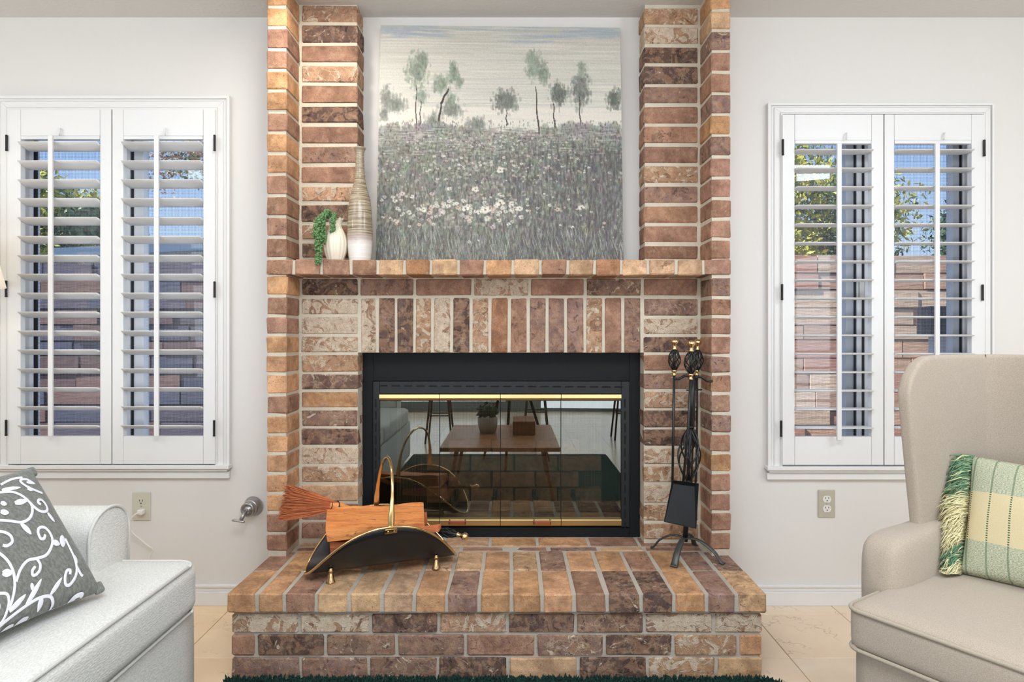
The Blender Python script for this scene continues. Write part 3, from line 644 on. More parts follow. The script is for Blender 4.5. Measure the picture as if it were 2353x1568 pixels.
# ---------------------------------------------------------------- painting (colours computed stroke by stroke, stored as a colour attribute)
def paint(N=460):
    rng = np.random.RandomState(5); C = np.zeros((N, N, 3))
    vv, uu = np.mgrid[0:N, 0:N]/(N-1.0)
    def c(*a): return np.array(a, float)/255
    top = c(196, 196, 188); mid = c(220, 219, 212); haze = c(228, 224, 216)
    t = np.clip(vv/.38, 0, 1)[..., None]; C[:] = top*(1-t)+mid*t
    streak = rng.rand(N, 1).repeat(N, 1); streak = (streak+np.roll(streak, 1, 0))/2
    C += ((streak-.5)*.045)[..., None]
    def dab(u, v, ru, rv, col, a=.8, ang=0):
        x, y = u*N, v*N; rx, ry = ru*N, rv*N; R = int(max(rx, ry)+2)
        x0, x1, y0, y1 = max(0, int(x)-R), min(N, int(x)+R+1), max(0, int(y)-R), min(N, int(y)+R+1)
        if x0 >= x1 or y0 >= y1: return
        Y, X = np.mgrid[y0:y1, x0:x1]; dx = X-x; dy = Y-y; ca, sa = math.cos(ang), math.sin(ang)
        d = ((dx*ca+dy*sa)/max(rx, .6))**2+((-dx*sa+dy*ca)/max(ry, .6))**2
        m = np.clip((1.15-d)*2, 0, 1)*a
        m = m*(.55+.45*rng.rand(1, x1-x0)) if ry > rx else m*(.55+.45*rng.rand(y1-y0, 1))
        C[y0:y1, x0:x1] = C[y0:y1, x0:x1]*(1-m[..., None])+col*m[..., None]
    for _ in range(260):
        u, v = rng.rand(), rng.rand()*.40
        col = mid+rng.randn(3)*.012+(rng.rand()-.5)*.07
        dab(u, v, .05+.12*rng.rand(), .002+.003*rng.rand(), col, .5)
    for (u0, u1, v0, v1, n) in ((.0, .26, .0, .05, 60), (.70, .98, .0, .045, 60), (.55, .72, .03, .08, 18), (.3, .7, 0, .02, 20)):
        for _ in range(n): dab(u0+(u1-u0)*rng.rand(), v0+(v1-v0)*rng.rand(), .03+.05*rng.rand(), .004, c(160, 178, 198)+rng.randn(3)*.02, .38)
    for _ in range(110): dab(.2+.8*rng.rand(), .22+.13*rng.rand(), .08+.1*rng.rand(), .002, c(186, 188, 186)+rng.randn(3)*.02, .35)
    for _ in range(200): dab(rng.rand(), .35+.07*rng.rand(), .04+.06*rng.rand(), .006, haze, .5)
    def crown(u, v, ru, rv, n, col, a=.55):
        for _ in range(n*5):
            r = min(1.3, abs(rng.randn())*.55); t = rng.rand()*6.283
            dab(u+ru*r*math.cos(t), v+rv*r*math.sin(t), .0025+.0045*rng.rand(), .004+.011*rng.rand(), col+rng.randn(3)*.02+(rng.rand()-.5)*.24, a*.8)
    G = c(140, 154, 140); G2 = c(112, 118, 112)
    def trunk(u0, v0, u1, v1, wd, col=c(70, 60, 58)):
        for i in range(60): t = i/59; dab(u0+(u1-u0)*t+.002*math.sin(t*9), v0+(v1-v0)*t, wd*(.6+.6*t), .006, col+rng.randn(3)*.02, .8)
    for (u, v, ru, rv, n) in ((.03, .31, .03, .05, 70), (.07, .34, .04, .04, 60), (.02, .38, .02, .03, 30), (.30, .36, .05, .03, 60), (.40, .42, .05, .03, 60), (.22, .40, .03, .03, 25)): crown(u, v, ru, rv, n, G2+.08, .4)
    crown(.155, .19, .045, .065, 110, G); crown(.175, .14, .022, .03, 40, G); crown(.175, .30, .025, .03, 40, G+.05)
    trunk(.152, .26, .153, .43, .0022); trunk(.172, .32, .170, .42, .002)
    crown(.255, .25, .03, .035, 60, G); crown(.305, .20, .02, .04, 55, G); crown(.33, .24, .015, .025, 25, G); crown(.30, .32, .02, .03, 30, G)
    trunk(.285, .27, .255, .33, .004); trunk(.255, .33, .245, .45, .005)
    crown(.52, .32, .048, .045, 120, G2+.04); trunk(.525, .36, .525, .42, .002)
    crown(.64, .17, .035, .055, 90, G+.04); crown(.625, .13, .02, .03, 30, G+.06); crown(.68, .20, .025, .04, 50, G)
    trunk(.645, .26, .658, .46, .0032, c(66, 52, 50))
    crown(.74, .29, .035, .05, 90, G2); trunk(.718, .33, .723, .43, .0025)
    crown(.83, .27, .038, .075, 120, G2+.06); crown(.835, .18, .018, .03, 30, G+.03); trunk(.825, .30, .828, .42, .0022)
    crown(.97, .31, .03, .04, 60, G2)
    # meadow
    for _ in range(1500):
        v = .43+.57*rng.rand(); u = rng.rand(); e = .445-.02*math.sin(u*9)-(.03 if u > .75 else 0)
        if v < e: continue
        dk = c(150, 152, 148) if v < .5 else (c(124, 124, 122) if rng.rand() < .6 else c(134, 142, 130))
        dab(u, v, .02+.02*rng.rand(), .018+.02*rng.rand(), dk+rng.randn(3)*.03, .8)
    for _ in range(13000):
        v = .40+.60*rng.rand()**.9; u = rng.rand(); edge = .43-.03*math.sin(u*9)-(.03 if u > .75 else 0)
        if v < edge and rng.rand() < .75: continue
        k = rng.rand()
        base = c(126, 128, 120) if v > .5 else c(150, 152, 148)
        if k < .30: col = c(150, 164, 146)
        elif k < .50: col = c(98, 96, 98)
        elif k < .62: col = c(150, 138, 146)
        elif k < .69: col = c(180, 184, 178)
        elif k < .76: col = c(132, 110, 92)
        elif k < .80: col = c(160, 172, 186)
        else: col = base
        if u > .72 and rng.rand() < .4: col = c(118, 110, 116)
        g_ = col.mean(); col = (g_+(col-g_)*.8)*(.70+.12*max(0, .62-v)*3+.34*rng.rand()**1.3)+rng.randn(3)*.018
        ln = .004+.020*rng.rand()*(v-.3)*1.6
        dab(u, v, .0015+.002*rng.rand(), ln, col, .65, (rng.rand()-.35)*.5 if v > .75 else (rng.rand()-.5)*.12)
    for _ in range(420):
        v = .43+.12*rng.rand(); dab(rng.rand(), v, .012+.02*rng.rand(), .0016, c(100, 100, 100) if rng.rand() < .6 else c(206, 206, 200), .5)
    for _ in range(1500):
        v = .45+.40*rng.rand()**1.4; u = np.clip(.42+.3*rng.randn(), 0, 1); k = rng.rand()
        col = c(196, 196, 188) if k < .45 else (c(170, 184, 164) if k < .75 else (c(196, 178, 172) if k < .85 else c(84, 80, 82)))
        dab(u, v, .002+.005*rng.rand(), .003+.012*rng.rand()*(v-.2), col*(.85+.2*rng.rand()), .6)
    for _ in range(900): dab(.5+.5*rng.rand()**.7, .5+.5*rng.rand(), .002+.004*rng.rand(), .006+.02*rng.rand(), c(92, 86, 92)*(.8+.3*rng.rand()), .45)
    def flower(u, v, s, col):
        for k in range(5):
            a = k*1.257+rng.rand(); dab(u+s*.8*math.cos(a), v+s*.6*math.sin(a), s*.6, s*.5, col+rng.randn(3)*.015, .9)
        dab(u, v, s*.3, s*.3, c(110, 90, 80), .8)
    for _ in range(520):
        b = rng.rand()
        if b < .28: v = .49+.02*rng.randn(); u = .45+.2*rng.randn(); s = .0035
        elif b < .62: v = .60+.035*rng.randn(); u = .45+.26*rng.randn(); s = .0045
        elif b < .90: v = .765+.03*rng.randn(); u = .42+.17*rng.randn(); s = .0075
        else: v = .80+.05*rng.randn(); u = rng.rand(); s = .0055
        col = c(236, 234, 226) if rng.rand() < .72 else (c(222, 196, 178) if rng.rand() < .6 else c(214, 200, 206))
        if .44 < v < .97: flower(u, v, s*(.35+.9*rng.rand()), col*(.88+.12*rng.rand()))
    for (u, v, s) in ((.44, .775, .016), (.50, .745, .014), (.40, .69, .012), (.50, .61, .012), (.36, .77, .012), (.58, .77, .010), (.19, .775, .011), (.83, .765, .011)): flower(u, v, s, c(240, 238, 230))
    for _ in range(700):
        v = .86+.14*rng.rand(); dab(rng.rand(), v, .0016, .012+.02*rng.rand(), c(190, 200, 188) if rng.rand() < .5 else c(84, 88, 86), .55, -.35+.5*rng.rand())
    weave = (np.indices((N, N))[0] % 3 == 0)*.02
    C = C-weave[..., None]*(rng.rand(N, N, 1) > .4)
    C = C+rng.randn(N, N, 1)*.018
    C = C*np.array([.965, .95, .92])
    g = C.mean(2, keepdims=True); C = g+(C-g)*.85
    return np.clip(C, 0, 1)
def painting():
    N = 460; C = paint(N)
    yt, yb2 = 2.668, 2.600
    A = P(875, 58, yt); B = P(1425, 64, yt)
    zbm = zmt+.001
    Dl = Vector((X_(863, yb2), yb2, zbm)); Dr = Vector((X_(1433, yb2), yb2, zbm))
    root = thing('landscape_painting', ((A.x+B.x)/2, yb2, zbm), 'square unframed canvas of misty trees and a white flower meadow, leaning on the mantel', 'painting')
    nrm = (B-A).cross(Dl-A).normalized()
    if nrm.y > 0: nrm = -nrm
    th = .022
    G = (A+B+Dl+Dr)/4
    V = np.zeros((N*N, 3)); s = np.linspace(0, 1, N)
    Aa, Ba, Da, Ea = [np.array(v) for v in (A, B, Dl, Dr)]
    vv, uu = np.meshgrid(s, s, indexing='ij')
    pos = (Aa[None, None]*(1-uu[..., None])+Ba*uu[..., None])*(1-vv[..., None])+(Da*(1-uu[..., None])+Ea*uu[..., None])*vv[..., None]
    lum = C.mean(2); pos += np.array(nrm)*(lum[..., None]*.0005)
    org = np.array(G); V = (pos-org).reshape(-1, 3)
    i = np.arange((N-1)*(N-1)); r = i//(N-1); q = i % (N-1); a = r*N+q
    Fc = np.stack([a, a+N, a+N+1, a+1], 1)
    me = bpy.data.meshes.new('painted_canvas'); me.vertices.add(N*N); me.vertices.foreach_set('co', V.astype(np.float32).ravel())
    me.loops.add(len(Fc)*4); me.loops.foreach_set('vertex_index', Fc.astype(np.int32).ravel())
    me.polygons.add(len(Fc)); me.polygons.foreach_set('loop_start', np.arange(0, len(Fc)*4, 4, dtype=np.int32))
    me.update(calc_edges=True)
    at = me.color_attributes.new('paint', 'FLOAT_COLOR', 'POINT')
    L = np.where(C <= .04045, C/12.92, ((C+.055)/1.055)**2.4)
    at.data.foreach_set('color', np.concatenate([L, np.ones((N, N, 1))], 2).astype(np.float32).ravel())
    t = NT('oil_paint'); ca = t.n('ShaderNodeVertexColor', layer_name='paint'); t.set(Base_Color=ca.outputs[0], Roughness=.55, Specular_IOR_Level=.3)
    me.materials.append(t.m)
    o = bpy.data.objects.new('painted_canvas', me); link(o, root, G)
    b = [p+nrm*-.0008 for p in (A, B, Dr, Dl)]; bb = [p-nrm*th for p in (A, B, Dr, Dl)]
    mk('stretcher', b+bb, [(0, 1, 2, 3), (7, 6, 5, 4), (0, 4, 5, 1), (1, 5, 6, 2), (2, 6, 7, 3), (3, 7, 4, 0)], M['canvas_edge'], root)
M['canvas_edge'] = simple('canvas_edge', lin(170, 168, 160), .8)
painting()
# ---------------------------------------------------------------- vases
def vase_mat():
    t = NT('banded_glaze'); s = t.n('ShaderNodeSeparateXYZ'); t.l(t.coord(), s.inputs[0])
    mp = t.mapping(t.coord(), (6, 6, 220)); n = t.noise(mp, 1.2, 4, .6)
    zz = t.math('ADD', s.outputs[2], t.math('MULTIPLY', t.noise(t.coord(), 60, 2), .012))
    band = t.mix(t.ramp(n, [(.35, 0.0), (.65, 1.0)]), lin(112, 98, 78), lin(190, 174, 148))
    r = t.ramp(t.math('MULTIPLY', zz, 2.2), [(.0, 0.0), (.18, 0.0), (.205, .55), (.24, 1.0)])
    low = t.mix(n, lin(214, 206, 196), lin(244, 240, 234))
    c = t.mix(r, low, band)
    mauve = t.ramp(t.math('MULTIPLY', zz, 2.2), [(.15, 0.0), (.20, .6), (.26, 0.0)])
    c = t.mix(mauve, c, lin(178, 152, 146))
    t.set(Base_Color=c, Roughness=.2, Coat_Weight=.3); t.bump(n, .0008); return t.m
YV = 2.515
zv = zmt+.0005
prof_px = [(24, 600), (25, 594), (27, 575), (28.5, 545), (28.5, 512), (26.5, 480), (21.5, 450), (15, 425), (11.3, 400), (9.8, 375), (9.4, 356), (10.5, 347), (13.2, 340), (13.2, 338), (11, 339)]
pts = spline([Vector((r*YV/F, 0, max(Z_(y, YV), 0)-Z_(600, YV))) for r, y in prof_px], 9)
prof = [(p.x*(1+.022*math.sin(p.z*1050)) if p.z > .09 and p.z < .40 else p.x*(1+.008*math.sin(p.z*600)), p.z) for p in pts]
prof = [(.02, 0)]+prof+[(.010, prof[-1][1]-.03), (.008, prof[-1][1]-.06)]
tv = lathe('tall_vase', (X_(827, YV), YV, zv), prof, vase_mat(), None, 48)
# origin at base
props(tv, 'tall narrow-necked taupe ribbed ceramic vase with white glazed base, on the mantel', 'vase')
YV2 = 2.50
wv_prof = [(10, 598), (17, 597), (20, 590), (24, 577), (26, 562), (25.5, 550), (22, 537), (17, 526), (13.4, 518), (13.2, 512), (15, 506), (18, 501)]
pts = spline([Vector((r*YV2/F, 0, Z_(y, YV2)-Z_(598, YV2))) for r, y in wv_prof], 5)
prof = [(p.x, p.z) for p in pts]
prof += [(prof[-1][0]-.003, prof[-1][1]), (prof[-1][0]-.010, prof[-1][1]-.02), (.014, prof[-1][1]-.035), (.012, .02)]
def ribs(t, s): return 1+.05*abs(math.sin(t*8))-.02
V, Fc = lathe_vf((X_(771, YV2), YV2, zv), prof, 96, Vector((0, 0, 1)), ribs)
n0 = (len(pts)-1)*96; topz = zv+prof[len(pts)-1][1]
for i in range(len(V)):
    if V[i].z > topz-.004:
        an = math.atan2(V[i].y-YV2, V[i].x-X_(771, YV2)); V[i].z += .0035*math.cos(an*9)
wv = mk('ribbed_vase', V, Fc[:-1], simple('cream_glaze', lin(238, 228, 206), .3, noise_amt=.03, nscale=40), None, True)
props(wv, 'small cream fluted vase with scalloped rim holding the trailing green plant', 'vase')
# trailing plant
pl = thing('trailing_succulent', (X_(771, YV2), YV2, topz), 'artificial string-of-pearls plant spilling from the cream vase over the mantel edge', 'plant')
M['leaf_green'] = simple('succulent_green', lin(98, 136, 84), .45, noise_amt=.5, nscale=120)
M['stem_green'] = simple('stem_green', lin(70, 110, 56), .6)
fo = MB(); stm = MB()
def bead(c, r, d):
    up = Vector(d).normalized(); a = up.orthogonal().normalized(); b = up.cross(a)
    V = [c+up*r*1.5]; 
    for k in range(6): t = k*math.pi/3; V.append(c+(a*math.cos(t)+b*math.sin(t))*r*.8+up*r*.5)
    for k in range(6): t = k*math.pi/3+.5; V.append(c+(a*math.cos(t)+b*math.sin(t))*r*.8-up*r*.5)
    V.append(c-up*r)
    Fc = [(0, 1+k, 1+(k+1) % 6) for k in range(6)]+[(1+k, 7+k, 7+(k+1) % 6, 1+(k+1) % 6) for k in range(6)]+[(13, 7+(k+1) % 6, 7+k) for k in range(6)]
    fo.add(V, Fc)
def strand(pxs, ys, dens=1.0, spread=.007, seed=0):
    pts = spline([P(a, b, y) for (a, b), y in zip(pxs, ys)], 12)
    stm.add(*tube_vf(pts, .0011, 5)); rnd = random.Random(seed)
    for i, p in enumerate(pts):
        for k in range(int(2*dens)):
            d = Vector((rnd.uniform(-1, 1), rnd.uniform(-1, .6), rnd.uniform(-.7, .7))).normalized()
            bead(p+d*spread*rnd.uniform(.6, 1.1), rnd.uniform(.0040, .0062), d)
base = (768, 505)
strand([base, (752, 492), (738, 500), (728, 530), (728, 560), (729, 590), (731, 606)], [2.5, 2.47, 2.44, 2.43, 2.43, 2.43, 2.43], 1.3, .007, 1)
strand([base, (748, 490), (735, 505), (733, 540), (735, 575), (733, 598)], [2.5, 2.47, 2.45, 2.435, 2.43, 2.43], 1.3, .008, 2)
strand([base, (745, 494), (728, 508), (726, 525), (724, 545)], [2.5, 2.48, 2.46, 2.45, 2.45], 1.2, .007, 3)
strand([base, (750, 495), (742, 512), (744, 540), (742, 560)], [2.5, 2.46, 2.45, 2.45, 2.45], 1.2, .007, 4)
strand([base, (768, 494), (766, 505), (765, 520), (764, 531)], [2.5, 2.47, 2.46, 2.46, 2.46], 1.1, .006, 5)
strand([base, (758, 488), (745, 493), (738, 520), (739, 550)], [2.5, 2.47, 2.45, 2.44, 2.44], 1.2, .008, 6)
fo.build('leaves', M['leaf_green'], pl, True)['kind'] = 'stuff'
stm.build('stems', M['stem_green'], pl, True)
# ---------------------------------------------------------------- log basket
C0 = Vector((-.456, 2.30, .312)); ax = Vector((.934, .358, 0)).normalized(); nf = Vector((ax.y, -ax.x, 0))
LB = .262; WB = .150; HB = .168
bk = thing('log_basket', (C0.x, C0.y, HZ), 'black curved metal log basket with brass rim and arched brass handle on the hearth', 'log basket')
def bpos(s, tt):
    w_ = WB*max(0, 1-abs(s)**2.3)**.52; o = w_*tt
    return C0+ax*(s*LB)+nf*o+Vector((0, 0, HB*(o/WB)**2 if abs(o) < 1 else 0))
V = []; Fc = []; NS, NTT = 40, 20
for i in range(NS+1):
    s = math.sin(-math.pi/2+math.pi*i/NS)
    for j in range(NTT+1): V.append(bpos(s, -1+2*j/NTT))
for i in range(NS):
    for j in range(NTT):
        a = i*(NTT+1)+j; Fc.append((a, a+1, a+NTT+2, a+NTT+1))
o = mk('pan', V, Fc, simple('basket_enamel', (.012, .012, .013), .38, .0, bump=.0002, bscale=200), bk, True)
sm = o.modifiers.new('solid', 'SOLIDIFY'); sm.thickness = .003
rim = [bpos(math.sin(-math.pi/2+math.pi*i/40), 1) for i in range(41)]+[bpos(math.sin(math.pi/2-math.pi*i/40), -1) for i in range(1, 41)]
tube('rim', rim, .0042, M['brass'], bk, 8)
hp = []
for i in range(33):
    t = math.pi*i/32; q = math.cos(t)
    hp.append(C0+nf*(WB*.98*q)+ax*(.018*math.sin(t))+Vector((0, 0, HB+.202*math.sin(t)**.75)))
V = []; Fc = []
for i, p in enumerate(hp):
    e = abs(i-16)/16; wd = .0105 if e > .90 else (.0075 if e > .75 else .0055); tk = .002 if e > .8 else .0045
    tg = (hp[min(i+1, 32)]-hp[max(i-1, 0)]).normalized(); sd = ax; up = sd.cross(tg).normalized()
    for k in range(8):
        an = k*math.pi/4; V.append(p+sd*wd*math.cos(an)+up*tk*math.sin(an))
for i in range(32):
    for k in range(8): Fc.append((i*8+k, i*8+(k+1) % 8, (i+1)*8+(k+1) % 8, (i+1)*8+k))
mk('handle', V, Fc, M['brass'], bk, True)
for sg in (1, -1):
    b = C0+nf*(WB*sg)+Vector((0, 0, HB)); dn = (nf*sg*.35+Vector((0, 0, -1))).normalized()
    dn = Vector((-nf.x*sg*.35, -nf.y*sg*.35, -1)).normalized(); outn = (nf*sg+Vector((0, 0, -.4))).normalized()
    c = b+dn*.012+outn*.004
    pb_ = softbox_vf(.042, .006, .018, .0028, 6)
    R = Matrix((ax, outn, ax.cross(outn))).transposed()
    pp = mk('handle_plate', [R @ v+c for v in pb_[0]], pb_[1], M['brass_dark'], bk, True)
    for q in (-.010, .010):
        lathe('rivet', c+ax*q+outn*.002, [(.0038, 0), (.0034, .0018), (.0015, .003)], M['brass'], pp, 10, outn)
    hb = b+Vector((0, 0, .012))
for (sx_, so) in ((-.185, .062), (.175, .062), (-.185, -.062), (.175, -.062)):
    p = C0+ax*sx_+nf*so; zt_ = C0.z+HB*(so/WB)**2-.002; H = zt_-HZ
    lathe('foot', (p.x, p.y, HZ), [(.014, 0), (.0150, .003), (.0125, .008), (.0095, H*.45), (.0072, H*.66), (.0056, H*.74), (.0082, H*.80), (.0085, H*.86), (.006, H*.92), (.008, H)], M['brass_dark'], bk, 18, (0, 0, 1), lambda t, s: 1+(.08*math.cos(9*t) if s < .4 else 0))
# logs
def log(name, cor, label, mat, seed, amp=.004, cat='log'):
    "cor: eight corners: front-bottom-L, front-bottom-R, back-bottom-R, back-bottom-L, then the four above"
    cs = [Vector(c) for c in cor]; V = []; Fc = []; idx = {}; n = (26, 8, 6)
    def tri(a, b, c):
        k = (a, b, c)
        if k in idx: return idx[k]
        x, y, z = a/n[0], b/n[1], c/n[2]
        lo = (cs[0]*(1-x)+cs[1]*x)*(1-y)+(cs[3]*(1-x)+cs[2]*x)*y; hi = (cs[4]*(1-x)+cs[5]*x)*(1-y)+(cs[7]*(1-x)+cs[6]*x)*y
        p = lo*(1-z)+hi*z
        q = Vector((p.x*9, p.y*38, p.z*38))+Vector((seed*5, 0, 0))
        inner = 1 if 0 < a < n[0] else .35
        p = p+noise.noise_vector(q)*amp*inner+Vector((0, 0, noise.noise(Vector((p.x*30+seed, p.y*9, 0)))*amp*.7))
        idx[k] = len(V); V.append(p); return idx[k]
    for a in range(n[0]):
        for b in range(n[1]):
            for c, f in ((0, 1), (n[2], 0)):
                q = (tri(a, b, c), tri(a+1, b, c), tri(a+1, b+1, c), tri(a, b+1, c)); Fc.append(q[::-1] if f else q)
        for c in range(n[2]):
            for b, f in ((0, 0), (n[1], 1)):
                q = (tri(a, b, c), tri(a+1, b, c), tri(a+1, b, c+1), tri(a, b, c+1)); Fc.append(q[::-1] if f else q)
    for b in range(n[1]):
        for c in range(n[2]):
            for a, f in ((0, 1), (n[0], 0)):
                q = (tri(a, b, c), tri(a, b+1, c), tri(a, b+1, c+1), tri(a, b, c+1)); Fc.append(q[::-1] if f else q)
    return props(mk(name, V, Fc, mat, None), label, cat, 'split logs in the basket')
log('split_log', [P(753, 1246, 2.20), P(978, 1222, 2.27), P(975, 1195, 2.43), P(756, 1190, 2.38), P(748, 1218, 2.20), P(975, 1203, 2.27), (X_(973, 2.44), 2.44, Z_(1156, 2.44)), (X_(752, 2.385), 2.385, Z_(1168, 2.385))],
    'large orange split log on top of the pile in the basket', M['log'], 3)
log('split_log', [P(760, 1284, 2.235), P(985, 1262, 2.315), P(978, 1230, 2.40), P(768, 1240, 2.33), P(757, 1250, 2.215), P(975, 1228, 2.29), P(975, 1205, 2.42), P(760, 1215, 2.36)],
    'reddish split log lying under the largest one in the basket', M['log_dark'], 8, .006)
log('split_log', [P(928, 1231, 2.225), P(1008, 1223, 2.275), P(1014, 1214, 2.305), P(935, 1222, 2.27), P(928, 1225, 2.22), P(1005, 1212, 2.275), P(1013, 1204, 2.30), P(935, 1214, 2.265)],
    'thin splinter of red wood poking out at the right end of the basket', M['log_dark'], 12, .0015)
log('split_log', [P(880, 1215, 2.42), P(982, 1206, 2.445), P(982, 1200, 2.475), P(880, 1205, 2.45), P(880, 1198, 2.42), P(981, 1180, 2.445), P(981, 1176, 2.475), P(880, 1190, 2.45)],
    'short split log hidden behind the largest one, right end showing', M['log_dark'], 15, .002)
# hearth broom lying in the basket
bmn = P(772, 1162, 2.40); fanc = P(655, 1154, 2.26)
br = thing('hearth_broom', tuple(bmn), 'straw hearth broom with black twisted handle and brass knob lying across the log basket', 'broom')
dv = (fanc-bmn).normalized(); upv = (Vector((0, 0, 1))-dv*dv.z).normalized(); sdv = dv.cross(upv)
mb = MB(); mb2 = MB(); rnd = random.Random(3)
for i in range(1100):
    a = rnd.uniform(-1, 1); b = rnd.uniform(-1, 1)
    e = Vector(fanc)+upv*(a*.060)+sdv*(b*.018)+dv*rnd.uniform(-.022, .012)+Vector((0, 0, -.002))
    s = bmn+upv*(a*.013)+sdv*(b*.008)
    m1 = s.lerp(e, .5)+upv*rnd.uniform(-.004, .004)+sdv*rnd.uniform(-.003, .003)
    (mb2 if i % 3 == 0 else mb).add(*tube_vf([s, m1, e], [.0010, .0010, .0006], 3, False))
mb.build('bristles', M['broom'], br)['kind'] = 'stuff'
mb2.build('dark_bristles', simple('broom_dark', lin(150, 76, 44), .85), br)['kind'] = 'stuff'
for f in (.045, .075):
    lathe('binding', bmn+dv*(f-.05), [(.0165, -.001), (.0172, 0), (.0165, .001)], M['hinge'], br, 20, dv)
tip = P(1006, 1221, 2.33)
neck = bmn-dv*.02
ring = [neck+dv*.05, neck, P(825, 1180, 2.41), P(850, 1188, 2.42)]
V, Fc = tube_vf(ring, [.015, .013, .009, .006], 12); mk('neck', V, Fc, M['broom_neck'], br, True)
tube('shaft', [P(850, 1188, 2.42), P(930, 1204, 2.38), tip], .0045, M['iron'], br, 8)
def cage(name, a, b, r, mat, parent, n=5, twist=1.4, wire=.0016, core=.006):
    a, b = Vector(a), Vector(b); d = (b-a); L = d.length; d.normalize(); u = d.orthogonal().normalized(); v = d.cross(u)
    m = MB()
    for k in range(n):
        for sg in ((1,) if core < 0 else (1, -1)):
            pts = []
            for i in range(15):
                t = i/14; rr = r*math.sin(math.pi*t)**.8+.003; an = 2*math.pi*k/n+sg*twist*t*math.pi
                pts.append(a+d*L*t+(u*math.cos(an)+v*math.sin(an))*rr)
            m.add(*tube_vf(pts, wire, 5))
    if core > 0: m.add(*tube_vf([a, b], core, 8))
    return m.build(name, mat, parent, True)
he_ = P(1052, 1229, 2.31)
cage('twisted_grip', tip, he_, .013, M['iron'], br, 4, .8)
dk = (P(1075, 1236, 2.295)-he_).normalized()
lathe('brass_knob', he_, [(.008, -.003), (.009, 0), (.006, .004), (.006, .014), (.009, .018), (.0135, .024), (.0145, .030), (.011, .037), (.004, .040)], M['brass'], br, 20, dk)
# ---------------------------------------------------------------- fireplace tool set
ts = thing('tool_stand', (.645, 2.44, HZ), 'wrought-iron tool stand with four curved feet and twisted cage post, beside the right brick pillar', 'tool stand')
hub = Vector((.645, 2.44, .352)); top = P(1592, 872, 2.44); 
def foot(p, broad=.013):
    p = Vector(p); d = (p-hub); d.z = 0; pts = spline([hub+Vector((0, 0, .004)), hub+d*.35+Vector((0, 0, .006)), hub+d*.72+Vector((0, 0, -.022)), Vector((p.x, p.y, HZ+.008))-d*.08, Vector((p.x, p.y, HZ+.004))], 6)
    V = []; Fc = []; side = Vector((-d.y, d.x, 0)).normalized(); n = len(pts)
    for i, q in enumerate(pts):
        wd = broad*(.62+.38*i/n) if i < n-1 else broad*.8
        tg = (pts[min(i+1, n-1)]-pts[max(i-1, 0)]).normalized(); up = side.cross(tg).normalized(); up = up if up.z > 0 else -up
        for (a, b) in ((-1, -.4), (-.75, .6), (0, 1), (.75, .6), (1, -.4), (0, -.7)): V.append(q+side*wd*a+up*.0045*b)
    for i in range(n-1):
        for k in range(6): Fc.append((i*6+k, i*6+(k+1) % 6, (i+1)*6+(k+1) % 6, (i+1)*6+k))
    Fc.append(tuple(range(5, -1, -1))); Fc.append(tuple(range((n-1)*6, n*6)))
    mk('leg', V, Fc, M['iron_leg'], ts, True)
foot((.537, 2.530, 0), .011); foot((.571, 2.318, 0), .015); foot((.762, 2.35, 0), .013); foot((.715, 2.555, 0), .011)
c1, c2 = hub.lerp(top, .20), hub.lerp(top, .43)
tube('post', [hub-Vector((0, 0, .008)), hub.lerp(top, .37)], .0095, M['iron'], ts, 12)
tube('post', [hub.lerp(top, .70), top+Vector((0, 0, .01))], .0095, M['iron'], ts, 12)
cage('twisted_cage', hub.lerp(top, .36), hub.lerp(top, .70), .038, M['iron'], ts, 4, .75, .0032, .0065)
lathe('collar', hub.lerp(top, .695), [(.011, 0), (.0125, .002), (.0125, .006), (.011, .008)], M['iron'], ts, 16)
for tgt in (P(1549, 868, 2.44), P(1637, 874, 2.44), P(1588, 874, 2.36), P(1601, 868, 2.50)):
    d = tgt-top
    tube('hook_arm', spline([top+Vector((0, 0, .006)), top+d*.4+Vector((0, 0, .010)), top+d*.75+Vector((0, 0, -.004)), tgt+Vector((0, 0, -.003))], 5), .0048, M['iron'], ts, 8)
def tool_handle(root, top_, bot, rc=.020):
    d = (Vector(top_)-Vector(bot)); L = d.length; d.normalize(); bot = Vector(bot)
    lathe('brass_collar', bot, [(.0075, 0), (.009, .003), (.006, .008), (.006, .013), (.0095, .016), (.010, .020), (.007, .023)], M['brass'], root, 16, d)
    cage('twisted_grip', bot+d*.020, bot+d*(L*.70), rc, M['iron'], root, 5, .8, .0022)
    lathe('brass_knob', bot+d*(L*.68), [(.009, 0), (.010, .003), (.007, .007), (.0075, .018), (.010, .021), (.0138, .025), (.0150, .031), (.0125, .037), (.005, .041)], M['brass'], root, 20, d)
pk = thing('fireplace_poker', tuple(P(1544, 1190, 2.43)), 'thin black poker with brass knob hanging leftmost on the tool stand', 'poker', 'hearth tools on the stand')
tool_handle(pk, P(1550.5, 776, 2.44), P(1549, 864, 2.44), .019)
tube('shaft', [P(1549, 864, 2.44), P(1547, 1000, 2.436), P(1544, 1190, 2.43)], .0048, M['iron'], pk, 8)
tube('poker_tip', spline([P(1544, 1160, 2.432), P(1540, 1172, 2.425), P(1536, 1166, 2.42)], 4), [.004]*8+[.0015], M['iron'], pk, 6)
sh = thing('hearth_shovel', tuple(P(1565, 1210, 2.34)), 'black hearth shovel with broad blade hanging at the front of the tool stand', 'shovel', 'hearth tools on the stand')
tool_handle(sh, P(1589, 778, 2.355), P(1587, 873, 2.36), .021)
tube('shaft', [P(1587, 873, 2.36), P(1581, 985, 2.355), P(1570, 1108, 2.35)], .0048, M['iron'], sh, 8)
q = [P(1545, 1104, 2.352), P(1606, 1112, 2.352), P(1600, 1216, 2.335), P(1526, 1200, 2.335)]
